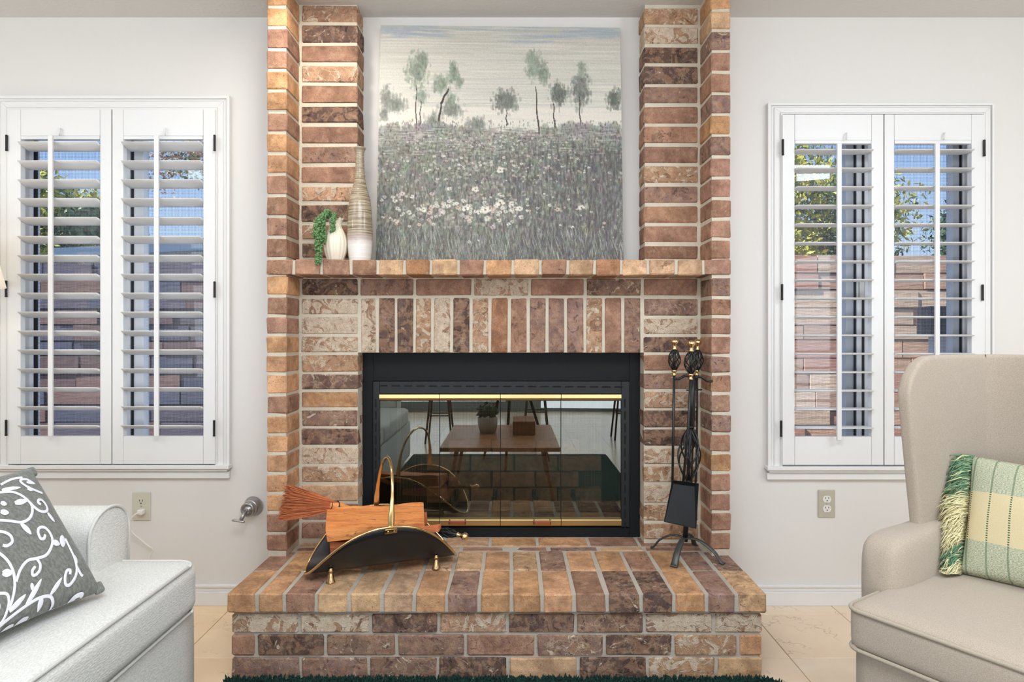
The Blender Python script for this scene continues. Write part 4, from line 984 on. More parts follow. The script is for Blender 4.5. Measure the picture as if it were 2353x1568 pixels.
ce = sum(q, Vector())/4; inn = [ce+(p-ce)*.80+Vector((0, .016, 0)) for p in q]; bk1 = [p+Vector((0, .004, 0)) for p in q]; bk2 = [p+Vector((0, .003, 0)) for p in inn]
inn[2] = inn[2]+(q[2]-inn[2])*.8; inn[3] = inn[3]+(q[3]-inn[3])*.8
V = q+inn+bk1+bk2
Fc = [(0, 1, 5, 4), (1, 2, 6, 5), (2, 3, 7, 6), (3, 0, 4, 7), (4, 5, 6, 7)]
Fc += [(a+8 if 1 else a) for a in ()]
Fc += [(8, 12, 13, 9), (9, 13, 14, 10), (10, 14, 15, 11), (11, 15, 12, 8), (12, 15, 14, 13), (0, 8, 9, 1), (1, 9, 10, 2), (2, 10, 11, 3), (3, 11, 8, 0)]
mk('blade', V, Fc, M['black_satin'], sh)
tg_ = thing('fireplace_tongs', tuple(P(1590, 1190, 2.50)), 'black fireplace tongs hanging at the back of the tool stand, brass knob half hidden', 'tongs', 'hearth tools on the stand')
tool_handle(tg_, P(1604, 777, 2.50), P(1601, 864, 2.50), .019)
for dx_ in (-4, 4):
    tube('tong_arm', spline([P(1600+dx_*.5, 864, 2.50), P(1598+dx_, 960, 2.50), P(1594+dx_*1.2, 1100, 2.50), P(1590+dx_*.4, 1190, 2.50)], 5), .004, M['iron'], tg_, 6)
tube('hinge_pin', [P(1577, 897, 2.47), P(1613, 896, 2.47)], .0028, M['iron'], tg_, 6)
# ---------------------------------------------------------------- wall fittings
def outlet(px0, px1, py0, py1, label, plug):
    cx, cz = (X_(px0, YW)+X_(px1, YW))/2, (Z_(py0, YW)+Z_(py1, YW))/2; w2, h2 = (X_(px1, YW)-X_(px0, YW))/2, (Z_(py0, YW)-Z_(py1, YW))/2
    r = thing('wall_outlet', (cx, YW, cz), label, 'outlet')
    box('cover_plate', cx-w2, cx+w2, YW-.006, YW+.001, cz-h2, cz+h2, M['ivory'] if plug else M['ivory_dark'], r, .003, 3)
    for s in (1, -1):
        zc = cz+s*.0195; pts = []
        for k in range(20):
            t = 2*math.pi*k/20; x = .0172*math.cos(t); z = .0172*math.sin(t); z = max(-.0138, min(.0138, z)); pts.append((cx+x, zc+z))
        n = 20; V = [(x, YW-.008, z) for x, z in pts]+[(x, YW-.004, z) for x, z in pts]
        f = mk('socket', V, [tuple(range(n)), tuple(range(2*n-1, n-1, -1))]+[(k, (k+1) % n, (k+1) % n+n, k+n) for k in range(n)], M['ivory'] if plug else M['white_plastic'], r)
        for dx in (-.0063, .0063): box('slot', cx+dx-.0011, cx+dx+.0011, YW-.0084, YW-.0079, zc+.001, zc+.0085, M['slot'], f)
        lathe('ground_hole', (cx, YW-.0079, zc-.006), [(.0026, 0), (.0026, .0005)], M['slot'], f, 12, (0, -1, 0))
    lathe('screw', (cx, YW-.006, cz), [(.0028, 0), (.0024, .001)], M['chrome'], r, 12, (0, -1, 0))
outlet(306, 347, 1131, 1196, 'ivory wall outlet left of the fireplace with a cord plugged in', True)
outlet(1879, 1918, 1126, 1189, 'beige wall outlet with white sockets right of the fireplace, nothing plugged in', False)
cp = thing('plug_cord', tuple(P(325, 1178, 2.67)), 'pale lamp cord plugged into the left outlet and dropping behind the sofa', 'cord')
softbox('plug', P(324, 1177, 2.676), (.024, .026, .022), .005, M['white_plastic'], cp, None, 6)
tube('cord', spline([P(321, 1178, 2.668), P(309, 1184, 2.655), P(299, 1200, 2.655), P(303, 1222, 2.66), P(322, 1240, 2.665), P(340, 1255, 2.67), P(351, 1264, 2.675), P(343, 1280, 2.675), P(341, 1310, 2.675), P(320, 1385, 2.67)], 6), .0028, M['white_plastic'], cp, 8)
gv = thing('gas_valve', tuple(P(583, 1164, YW)), 'round chrome gas key valve on the wall just left of the brick pillar', 'gas valve')
vc = P(583, 1163, YW)
lathe('escutcheon', vc, [(.040, 0), (.041, .003), (.037, .010), (.033, .020), (.031, .030)], M['chrome'], gv, 28, (-.12, -1, -.05))
lathe('valve_nut', vc+Vector((-.004, -.028, -.003)), [(.030, 0), (.031, .004), (.029, .022), (.022, .024), (.020, .018), (.014, .018), (.014, .026), (.004, .027)], M['chrome'], gv, 24, (-.12, -1, -.08))
kp = vc+Vector((-.012, -.054, -.008))
tube('key_stem', [kp, kp+Vector((-.008, -.025, -.028))], [.0085, .0075], M['chrome'], gv, 10)
ke = kp+Vector((-.008, -.027, -.033))
tube('key_handle', [ke+Vector((-.036, 0, .004)), ke+Vector((-.030, 0, .004)), ke+Vector((.012, 0, -.002)), ke+Vector((.016, 0, -.002))], [.002, .0048, .0048, .002], M['chrome'], gv, 8)
# ---------------------------------------------------------------- rug
rg = thing('shag_rug', (0, 1.0, 0), 'dark green shaggy rug on the floor against the hearth', 'rug')
rx0, rx1, ry0, ry1 = -.905, .85, -.6, 2.072
softbox('rug_base', ((rx0+rx1)/2, (ry0+ry1)/2, .012), (rx1-rx0, ry1-ry0, .024), .011, M['rug'], rg, None, 12)
mb = MB(); rnd = random.Random(4)
for i in range(15000):
    x = rnd.uniform(rx0, rx1); y = ry1-rnd.random()**1.2*.28 
    if x > rx1-.07 and y > ry1-.07 and (x-rx1+.07)**2+(y-ry1+.07)**2 > .005: continue
    a = Vector((x, y, .014)); l = Vector((rnd.uniform(-1, 1)*.010, rnd.uniform(-1, 1)*.010, rnd.uniform(.016, .027)))
    s = Vector((rnd.uniform(-1, 1), rnd.uniform(-1, 1), 0)).normalized()*.0032; s2 = Vector((-s.y, s.x, 0))
    mb.add([a+s, a-s*.5+s2*.87, a-s*.5-s2*.87, a+l*.75+s, a+l*.75-s*.5+s2*.87, a+l*.75-s*.5-s2*.87, a+l], [(0, 1, 4, 3), (1, 2, 5, 4), (2, 0, 3, 5), (3, 4, 6), (4, 5, 6), (5, 3, 6)])
mb.build('pile', M['rug'], rg)['kind'] = 'stuff'
# ---------------------------------------------------------------- sofa (faces right, its far arm by the window wall)
so = thing('sofa', (-1.4, .9, 0), 'pale grey-white fabric sofa with rounded arm, along the left side', 'sofa')
SX = -.893
box_c = lambda a, b: (Vector(a)+Vector(b))/2
def sb(name, lo, hi, r, mat, parent, n=16, crown=(0, 0, 0), wob=0, seed=0):
    lo, hi = Vector(lo), Vector(hi); return softbox(name, (lo+hi)/2, tuple(hi-lo), r, mat, parent, None, n, crown, wob, seed)
sb('seat_cushion', (-1.80, .80, .338), (SX, 1.868, .478), .034, M['sofa'], so, 22, (.004, .004, .008), .002, 1)
sb('seat_cushion', (-1.80, -.30, .338), (SX, .792, .478), .034, M['sofa'], so, 16, (.004, .004, .008), .002, 2)
sb('base', (-1.95, -.48, .03), (SX-.012, 1.872, .350), .022, M['sofa'], so, 18, (.012, .004, 0), .002, 3)
# piping along the front ridge of the cushions
def rrect(x0, x1, y0, y1, z, r):
    pts = []
    for (cx, cy, a0) in ((x1-r, y1-r, 0), (x0+r, y1-r, 90), (x0+r, y0+r, 180), (x1-r, y0+r, 270)):
        for k in range(7): a = math.radians(a0+k*15); pts.append((cx+r*math.cos(a), cy+r*math.sin(a), z))
    return pts+[pts[0]]
tube('piping', rrect(-1.79, SX-.006, .80, 1.862, .472, .05), .0042, M['sofa_pipe'], so, 6)
tube('piping', rrect(-1.79, SX-.003, .80, 1.866, .344, .05), .0042, M['sofa_pipe'], so, 6)
# far arm: rounded top, flat front face with piping
def arm(y0, y1, xf, xb, zt_, name='arm'):
    r = (y1-y0)/2; cy = (y0+y1)/2; prof = [(y0+.004, .30)]
    prof += [(y0, zt_-r*.95)]+[(cy-r*math.cos(t), zt_-r*.80+r*.80*math.sin(t)) for t in [math.pi*k/14 for k in range(15)]]+[(y1-.004, .30)]
    V = []; n = len(prof)
    lay = [(xf-.0, .90), (xf+.008, .0)]
    secs = [(xb, 1), (xf-.012, 1), (xf-.003, .985), (xf, .95), (xf+.006, .6), (xf+.008, .05)]
    for (x, s) in secs:
        for (y, z) in prof:
            zz = .30+(z-.30)*s if s < 1 else z; V.append((x, cy+(y-cy)*s, .30+(z-.30)*(s if s > .9 else s) if s < 1 else z))
    Fc = []
    for i in range(len(secs)-1):
        for k in range(n-1): Fc.append((i*n+k, i*n+k+1, (i+1)*n+k+1, (i+1)*n+k))
    Fc.append(tuple(range(n)))
    o = mk(name, V, Fc, M['sofa'], so, True)
    tube('arm_piping', [(xf-.002, y, z) for y, z in prof], .0045, M['sofa_pipe'], so, 6)
arm(1.725, 1.905, -1.118, -1.95, .640)
arm(-.50, -.31, -1.0, -1.95, .640)
sb('back_frame', (-2.10, -.50, .05), (-1.86, 1.90, .84), .06, M['sofa'], so, 12)
# back cushion by the far arm
Rb = Matrix.Rotation(math.radians(-14), 3, 'Y')
softbox('back_cushion', (-1.475, 1.38, .665), (.20, .70, .42), .085, M['sofa'], so, Rb, 16, (.035, .01, .01), .004, 6)
softbox('back_cushion', (-1.60, .55, .67), (.22, .74, .42), .085, M['sofa'], so, Rb, 14, (.035, .01, .01), .004, 9)
# ---- grey scroll pillow
def pillow(name, cs, T_, mat, parent, n=28, pinch=.07, wrink=.004):
    A, B, C, D = [Vector(c) for c in cs]     # bottom-left, bottom-right, top-right, top-left seen from the front
    nr_ = (B-A).cross(D-A).normalized()
    def pos(u, v, sd):
        # edges pinch inwards between the corners
        pu = u+pinch*(.5-u)*2*(4*v*(1-v))*.5*abs(2*u-1)**2
        pv = v+pinch*(.5-v)*2*(4*u*(1-u))*.5*abs(2*v-1)**2
        p = (A*(1-pu)+B*pu)*(1-pv)+(D*(1-pu)+C*pu)*pv
        e = (max(0, 4*u*(1-u))*max(0, 4*v*(1-v)))**.42
        return p+nr_*sd*(T_*e+wrink*e*noise.noise(Vector((u*5, v*5, sd*3))))
    V = []; Fc = []
    for sd in (1, -1):
        for i in range(n+1):
            for j in range(n+1): V.append(pos(i/n, j/n, sd))
    N2 = (n+1)**2
    for i in range(n):
        for j in range(n):
            a = i*(n+1)+j; Fc.append((a, a+n+1, a+n+2, a+1)); Fc.append((N2+a, N2+a+1, N2+a+n+2, N2+a+n+1))
    o = mk(name, V, Fc, mat, parent, True)
    bm = bmesh.new(); bm.from_mesh(o.data); bmesh.ops.remove_doubles(bm, verts=bm.verts, dist=.0004); bmesh.ops.recalc_face_normals(bm, faces=bm.faces); bm.to_mesh(o.data); bm.free()
    return o, pos, nr_
seat = .499
pB = floorP(238, 1358, seat); pA = pB+(floorP(-10, 1476, seat)-pB).normalized()*.44
pC = Vector((-1.255, 1.705, Z_(1076, 1.705))); pC = Vector((X_(72, 1.70), 1.70, Z_(1074, 1.70))); pD = pC+(pA-pB)
gp = thing('scroll_pillow', tuple((pA+pB)/2), 'grey velvet throw pillow with white leafy scroll pattern leaning on the sofa', 'pillow')
o, gpos, gn = pillow('pillow_body', (pA, pB, pC, pD), .062, M['velvet'], gp)
sgn = 1 if gn.dot(Vector((0, 0, CH))-pB) > 0 else -1
# pixel -> (u, v) on the pillow plane, used once to lay the embroidery out
def uv_of(cx, cy):
    px, py = cx/3.733, 1060+cy/3.733
    d = P(px, py, 1)-Vector((0, 0, CH)); o0 = Vector((0, 0, CH)); e1 = pB-pA; e2 = pD-pA
    pl_ = pA+gn*sgn*.045
    t = (pl_-o0).dot(gn)/d.dot(gn); q = o0+d*t-pl_
    a11, a12, a22 = e1.dot(e1), e1.dot(e2), e2.dot(e2); b1, b2 = q.dot(e1), q.dot(e2); det = a11*a22-a12*a12
    return (b1*a22-b2*a12)/det, (a11*b2-a12*b1)/det
em = MB()
def onp(u, v, lift=.0016):
    u = min(.985, max(.0, u)); v = min(.985, max(.0, v)); return gpos(u, v, sgn)+gn*sgn*lift
def ribbon(pts, wd, taper=False):
    sp_ = spline([Vector((x, y, 0)) for x, y in pts], 7); n = len(sp_); V = []; Fc = []
    for i, p in enumerate(sp_):
        t = (sp_[min(i+1, n-1)]-sp_[max(i-1, 0)]); t.normalize(); s = Vector((-t.y, t.x, 0))
        w_ = wd*(.5 if not taper else .5*math.sin(math.pi*min(1, .08+.92*i/(n-1)))**.7)
        for k, f in enumerate((-1, 0, 1)):
            q = p+s*w_*f; u, v = uv_of(q.x, q.y); V.append(onp(u, v, .0010 if k != 1 else .0026))
    for i in range(n-1):
        for k in range(2): Fc.append((i*3+k, i*3+k+1, i*3+k+4, i*3+k+3))
    em.add(V, Fc)
for c in ([(-60, 285), (0, 275), (90, 270), (170, 300), (230, 350), (265, 400), (262, 470), (220, 530), (150, 560), (60, 555), (-60, 550)],
          [(230, 350), (290, 410), (350, 440), (410, 430), (430, 395), (410, 350), (380, 325), (345, 330), (335, 360), (360, 372)],
          [(-60, 830), (0, 870), (50, 920), (90, 990), (115, 1080), (120, 1170), (112, 1290)],
          [(125, 1070), (150, 970), (210, 890), (290, 865), (380, 830), (430, 760), (445, 690), (420, 630), (370, 590), (320, 600), (305, 640), (325, 690), (360, 690), (372, 655)],
          [(300, 870), (330, 910), (330, 960), (300, 1000), (270, 1005), (262, 970), (285, 935)],
          [(-40, 1165), (50, 1165), (85, 1210), (95, 1280), (80, 1370), (0, 1450)],
          [(20, 1440), (130, 1350), (260, 1250), (370, 1180), (470, 1155), (530, 1190), (560, 1240)],
          [(590, 650), (630, 740), (670, 830), (690, 910), (680, 980), (640, 1045), (600, 1050), (582, 1000), (592, 940), (625, 930), (625, 968)],
          [(690, 890), (730, 940), (756, 955)], [(680, 1190), (720, 1120), (780, 1085), (800, 1100), (780, 1150), (745, 1180)],
          [(330, 155), (260, 118), (200, 130), (205, 165), (260, 205), (330, 230), (405, 245)], [(-60, 650), (0, 660), (50, 690), (65, 740), (20, 775), (-20, 770)],
          [(0, 190), (60, 150), (130, 115), (220, 98)]): ribbon(c, 26)
for (a, b, c, d, wd) in ((105, 385, 225, 352, 55), (150, 570, 240, 665, 50), (0, 250, 185, 215, 40), (425, 440, 490, 515, 38), (445, 705, 522, 715, 55), (558, 630, 548, 738, 64), (-10, 1000, 85, 995, 66), (265, 1245, 358, 1028, 48), (120, 1300, 238, 1160, 50), (475, 1145, 552, 998, 40), (395, 1170, 415, 1260, 52), (570, 1245, 655, 1180, 34), (105, 1455, 240, 1355, 55), (240, 1380, 358, 1298, 55), (-30, 470, 48, 480, 55), (245, 225, 315, 225, 44), (250, 150, 345, 155, 32), (660, 790, 692, 862, 40), (300, 1385, 402, 1325, 28), (270, 1070, 300, 1130, 36), (-30, 1220, 20, 1290, 40), (-20, 380, 35, 400, 45)):
    ribbon([(a, b), ((a*2+c)/3, (b*2+d)/3), ((a+c*2)/3, (b+d*2)/3), (c, d)], wd, True)
o = em.build('scroll_embroidery', M['white_print'], gp, True)
for cpt, odir in ((pB, (pB-pA).normalized()), (pC, (pC-pD).normalized())):
    V, Fc = softbox_vf(.026, .014, .030, .0065, 6, (0, 0, 0), .005, 3)
    zz_ = (pD-pA).normalized(); Rm = Matrix((odir, gn, zz_)).transposed()
    mk('corner_tuft', [Rm @ v+cpt-odir*.006+zz_*(.014 if cpt is pB else -.014) for v in V], Fc, M['velvet'], gp, True)
# tan pillow peeping out behind it
tA = Vector((-1.30, .95, .50)); tB = Vector((-1.27, 1.42, .50)); tC = Vector((-1.42, 1.47, Z_(1095, 1.47))); tD = Vector((-1.45, .97, .86))
o, _, _ = pillow('tan_pillow', (tA, tB, tC, tD), .05, M['tan_pillow'], None, 12)
props(o, 'tan pillow mostly hidden behind the grey scroll pillow at the left edge', 'pillow')
# ---------------------------------------------------------------- wing chair
O0 = Vector((.800, 1.560, 0)); U = Vector((.55, -.835, 0)).normalized(); Wd = Vector((.835, .55, 0)).normalized()
RC = Matrix((U, Wd, Vector((0, 0, 1)))).transposed()
def cc(u, w_, z): return O0+U*u+Wd*w_+Vector((0, 0, z))
wc = thing('wing_chair', tuple(cc(.31, .35, 0)), 'beige linen wingback armchair at the right, facing the sofa', 'armchair')
def csb(name, lo, hi, r, mat, n=16, crown=(0, 0, 0), wob=0, seed=0):
    lo, hi = Vector(lo), Vector(hi); c = (lo+hi)/2; return softbox(name, cc(*c), tuple(hi-lo), r, mat, wc, RC, n, crown, wob, seed)
csb('seat_cushion', (-.005, 0, .366), (.63, .72, .482), .030, M['linen'], 20, (.004, .006, .016), .002, 1)
csb('base', (.0, .022, .09), (.63, .74, .372), .02, M['linen'], 12, (.006, .010, 0), .001, 2)
def crect(u0, u1, w0, w1, z, r, crown=0):
    pts = rrect(u0, u1, w0, w1, z, r); return [cc(*p) for p in pts]
tube('piping', crect(-.005, .63, -.004, .70, .468, .035), .0048, M['linen_pipe'], wc, 8)
tube('piping', crect(-.004, .63, -.003, .70, .376, .035), .0048, M['linen_pipe'], wc, 8)
# arm with rolled, flared front
def carm(u0, u1, flip):
    secs = []; n = 14; V = []; Fc = []
    ws = [(.150, .12), (.153, .50), (.165, .80), (.19, .95), (.25, 1.0), (.34, .99), (.44, .98), (.56, .98)]
    for (w_, s) in ws:
        zt_ = .608 if w_ < .4 else .608+.03*(w_-.4)/.2
        zb_ = .36
        cu = (u0+u1)/2-flip*.010*(1-min(1, (w_-.15)/.3)); hw = (u1-u0)/2*(1.05 if w_ < .3 else .98)
        zc = (zt_+zb_)/2; hz = (zt_-zb_)/2
        for k in range(24):
            t = 2*math.pi*k/24; ct, st_ = math.cos(t), math.sin(t); e = .42
            x = math.copysign(abs(ct)**e, ct)*hw; z = math.copysign(abs(st_)**e, st_)*hz
            V.append(cc(cu+x*s, w_, zc+z*s))
    for i in range(len(ws)-1):
        for k in range(24): Fc.append((i*24+k, i*24+(k+1) % 24, (i+1)*24+(k+1) % 24, (i+1)*24+k))
    Fc.append(tuple(range(23, -1, -1))); Fc.append(tuple(range((len(ws)-1)*24, len(ws)*24)))
    o = mk('arm', V, Fc, M['linen'], wc, True); sbm = o.modifiers.new('s', 'SUBSURF'); sbm.levels = 1; sbm.render_levels = 1
carm(-.058, .048, 1); carm(.585, .69, -1)
# back and wings as one upholstered shell
path = [(-.035, .285), (-.028, .36), (-.016, .43), (-.002, .51), (.016, .585), (.034, .628), (.080, .655), (.16, .668), (.24, .672), (.31, .673), (.38, .672), (.46, .668), (.54, .655), (.589, .628), (.609, .585), (.627, .51), (.641, .43), (.653, .36), (.66, .285)]
sp_ = spline([Vector((a, b, 0)) for a, b in path], 3); n = len(sp_)
NZ = 22; V = []; Fc = []; Ls = [0]
for i in range(1, n): Ls.append(Ls[-1]+(sp_[i]-sp_[i-1]).length)
Lt = Ls[-1]
for i in range(n):
    e = min(Ls[i], Lt-Ls[i]); rr = .115
    ztop_ = 1.062 if e > rr else 1.062-rr+math.sqrt(max(0, rr*rr-(rr-e)**2))
    ztop_ = max(ztop_, .965)
    for k in range(NZ+1):
        z = .40+(ztop_-.40)*k/NZ
        # wings get narrower towards the arm
        pull = max(0, 1-e/.30)*(.075*max(0, (.96-z)/.36)**1.1) if z < .96 else 0
        sgn_ = 1
        lean = .03*max(0, z-.5)
        V.append(cc(sp_[i].x, sp_[i].y+pull+lean, z))
for i in range(n-1):
    for k in range(NZ): a = i*(NZ+1)+k; Fc.append((a, a+1, a+NZ+2, a+NZ+1))
o = mk('wing_back', V, Fc, M['linen'], wc, True)
sm = o.modifiers.new('solid', 'SOLIDIFY'); sm.thickness = .034; sm.offset = -1 
bv = o.modifiers.new('bevel', 'BEVEL'); bv.width = .014; bv.segments = 4; bv.limit_method = 'ANGLE'; bv.angle_limit = math.radians(55)
i0 = 15
inw = (cc(.31, .2, 0)-cc(sp_[i0].x, sp_[i0].y, 0)).normalized()
pn_ = o.data.polygons[(i0)*NZ+10].normal
offv = inw*.002 if pn_.dot(inw) > 0 else inw*.036
tube('seam', [Vector((V[i0*(NZ+1)+k]))+offv for k in range(4, NZ+1)], .0017, M['thread_dark'], wc, 6)
for (a, b) in ((.06, .09), (.57, .09), (.06, .64), (.57, .64)):
    p = cc(a, b, 0); lathe('leg', (p.x, p.y, 0), [(.014, 0), (.022, .095)], M['dark_wood'], wc, 12)
# ---- green woven pillow with fringe
gA = Vector((1.172, 1.722, .492)); gB = gA+U*.47; gD = Vector((X_(2226, 1.80), 1.80, Z_(1046, 1.80))); gC = gD+U*.47
def woven_mat():
    t = NT('woven_stripe'); uv = t.n('ShaderNodeTexCoord').outputs['UV']; s = t.n('ShaderNodeSeparateXYZ'); t.l(uv, s.inputs[0]); u, v = s.outputs[0], s.outputs[1]
    n = t.noise(t.mapping(uv, (1, 1, 1)), 150, 2, .7)
    cream = t.mix(n, lin(208, 192, 148), lin(232, 218, 180))
    nn = t.ramp(t.noise(t.mapping(uv, (1, 2.5, 1)), 110, 2, .7), [(.42, 0.0), (.56, 1.0)])
    green = t.mix(nn, lin(142, 156, 134), lin(214, 212, 182))
    vj = t.math('ADD', v, t.math('MULTIPLY', t.noise(t.mapping(uv, (1, .01, 1)), 14, 1), .03))
    mid = t.math('MULTIPLY', t.math('GREATER_THAN', vj, .30), t.math('LESS_THAN', vj, .70))
    c = t.mix(mid, green, cream)
    fr = t.math('FRACT', t.math('MULTIPLY', u, 9.5)); line = t.math('LESS_THAN', t.math('ABSOLUTE', t.math('SUBTRACT', fr, .5)), .045)
    dots = t.math('GREATER_THAN', t.math('SINE', t.math('MULTIPLY', v, 340)), -.1)
    k = t.math('MULTIPLY', line, t.math('MAXIMUM', t.math('MULTIPLY', dots, mid), t.math('MULTIPLY', t.math('SUBTRACT', 1, mid), .55)))
    c = t.mix(k, c, lin(70, 108, 76))
    t.set(Base_Color=c, Roughness=.95, Specular_IOR_Level=.1); t.bump(t.noise(uv, 170, 2, .7), .0016); return t.m
grp = thing('green_pillow', tuple((gA+gB)/2), 'green and cream woven pillow with shaggy fringe on the wing chair', 'pillow')
o, ppos, pn = pillow('pillow_body', (gA, gB, gC, gD), .060, woven_mat(), grp, 30, .05, .003)
uvl = o.data.uv_layers.new(name='uv'); e1 = gB-gA; e2 = gD-gA; org = W[o.name]
for lp in o.data.loops:
    q = o.data.vertices[lp.vertex_index].co+org-gA
    a11, a12, a22 = e1.dot(e1), e1.dot(e2), e2.dot(e2); b1, b2 = q.dot(e1), q.dot(e2); det = a11*a22-a12*a12
    uvl.data[lp.index].uv = ((b1*a22-b2*a12)/det, (a11*b2-a12*b1)/det)
frg = {'green_fringe': MB(), 'cream_fringe': MB()}; rnd = random.Random(9)
tocam = -Wd*.4+U*.6
for i in range(1300):
    v = rnd.random(); p = gA.lerp(gD, v)+U*.004
    key = 'green_fringe' if (v > .66 or .10 < v < .26) and rnd.random() < .85 else 'cream_fringe'
    L = rnd.uniform(.03, .062)*(1.15 if .3 < v < .7 else 1)
    d = (-U*rnd.uniform(.5, 1.0)+Vector((0, 0, rnd.uniform(-.75, .05)))-Wd*rnd.uniform(-.1, .55)).normalized()
    if v < .5: d = (-U*rnd.uniform(.1, .45)+Vector((0, 0, rnd.uniform(-.5, .25)))-Wd*rnd.uniform(.5, 1.0)).normalized()
    p0 = p+(-Wd)*rnd.uniform(0, .02)+U*rnd.uniform(0, .012)
    m1 = p0+d*L*.35+Vector((0, 0, .004))-Wd*.006; m2 = p0+d*L*.72+Vector((0, rnd.uniform(-.004, .004), rnd.uniform(-.008, .002)))-Wd*.005; e = p0+d*L+Vector((0, 0, -L*rnd.uniform(.15, .55)))
    for q_ in (m1, m2, e): q_.z = max(q_.z, .500)
    frg[key].add(*tube_vf([p0, m1, m2, e], [.0012, .0014, .0013, .0009], 4, True))
for k, c in (('green_fringe', lin(112, 148, 114)), ('cream_fringe', lin(232, 218, 172))):
    frg[k].build(k, simple(k, c, .95, noise_amt=.35, nscale=80), grp, True)['kind'] = 'stuff'
# ---------------------------------------------------------------- lamp at the left edge
lpx = Vector((-2.065, 2.33, 0))
lm = thing('floor_lamp', tuple(lpx), 'floor lamp with white tapered shade, only its rim showing at the left edge', 'lamp')
zb2 = Z_(657, 2.33)
V, Fc = lathe_vf((lpx.x, lpx.y, zb2), [(.205, 0), (.135, .30)], 40)
t = NT('lamp_shade_cloth'); t.set(Base_Color=lin(246, 242, 234), Roughness=.8, Transmission_Weight=.0); tl = t.n('ShaderNodeBsdfTranslucent'); tl.inputs[0].default_value = (.95, .92, .86, 1)
mx = t.n('ShaderNodeMixShader'); mx.inputs[0].default_value = .5; t.l(t.b.outputs[0], mx.inputs[1]); t.l(tl.outputs[0], mx.inputs[2]); t.l(mx.outputs[0], t.out.inputs[0])
mk('lamp_shade', V, Fc[:-2], t.m, lm, True)
lathe('base', (lpx.x, lpx.y, 0), [(.13, 0), (.13, .015), (.02, .03)], M['brass_dark'], lm, 32)
tube('pole', [(lpx.x, lpx.y, .02), (lpx.x, lpx.y, zb2+.12)], .009, M['brass_dark'], lm, 10)
bl = light('lamp_bulb', 'POINT', (lpx.x, lpx.y, zb2+.17), 1.4, (1, .82, .60), .035)
# ---------------------------------------------------------------- room things that the glass doors mirror
ct = thing('coffee_table', (-.08, .72, 0), 'wooden coffee table with splayed black legs, seen mirrored in the fireplace glass', 'table')
box('tabletop', -.46, .30, .22, 1.24, .375, .402, M['table_wood'], ct, .004)
for sx in (-.36, .20):
    for sy in (.38, 1.08):
        tube('leg', [(sx, sy, .376), (sx+(-.07 if sx < 0 else .07), sy+(.08 if sy > .7 else -.08), 0)], [.016, .011], M['dark_wood'], ct, 8)
pt = thing('potted_plant', (-.18, .62, .402), 'dark leafy plant in a pale pot on the coffee table, seen mirrored in the glass', 'plant')
lathe('pot', (-.18, .62, .4025), [(.055, 0), (.07, .05), (.072, .11), (.066, .115), (.06, .10)], simple('pot_ceramic', lin(190, 186, 180), .5), pt, 24)
mb = MB(); rnd = random.Random(2)
for i in range(150):
    d = Vector((rnd.uniform(-1, 1), rnd.uniform(-1, 1), rnd.uniform(.1, 1))).normalized(); p = Vector((-.18, .62, .52))+d*rnd.uniform(.02, .10); a = d.orthogonal().normalized()*.02; b = d.cross(a).normalized()*.013
    mb.add([p-a, p+b, p+a+d*.01, p-b], [(0, 1, 2, 3)])
mb.build('leaves', simple('dark_leaves', lin(38, 58, 40), .5, noise_amt=.4), pt)['kind'] = 'stuff'
bx = box('wooden_box', .0, .16, .45, .75, .402, .50, M['table_wood'], None, .004); props(bx, 'plain wooden box on the coffee table beside the pot', 'box')
tp = thing('camera_tripod', (0, -.12, 0), 'black camera tripod standing behind the coffee table, seen mirrored in the glass', 'tripod')
for a in (100, 220, 340):
    a = math.radians(a); tube('leg', [(.03*math.cos(a), -.14+.03*math.sin(a), .95), (.34*math.cos(a), -.14+.30*math.sin(a), 0)], [.014, .010], M['black'], tp, 8)
tube('centre_column', [(0, -.14, .7), (0, -.14, 1.02)], .013, M['black'], tp, 10)
def stool(x, y, lab):
    s = thing('bar_stool', (x, y, 0), lab, 'stool', 'bar stools mirrored in the fireplace glass')
    lathe('seat', (x, y, .66), [(.15, 0), (.17, .012), (.17, .03), (.15, .036)], M['dark_wood'], s, 24)
    for a in range(4):
        a = math.radians(45+90*a); tube('leg', [(x+.10*math.cos(a), y+.10*math.sin(a), .665), (x+.19*math.cos(a), y+.19*math.sin(a), 0)], [.012, .010], M['dark_wood'], s, 8)
    pts = [(x+.15*math.cos(math.radians(45+90*k)), y+.15*math.sin(math.radians(45+90*k)), .28) for k in range(5)]
    tube('foot_ring', pts, .007, M['dark_wood'], s, 6)
stool(-.75, -1.4, 'dark bar stool mirrored at the left of the glass doors'); stool(.25, -1.7, 'dark bar stool mirrored behind the tripod'); stool(1.2, -1.6, 'dark bar stool mirrored at the right of the glass doors')
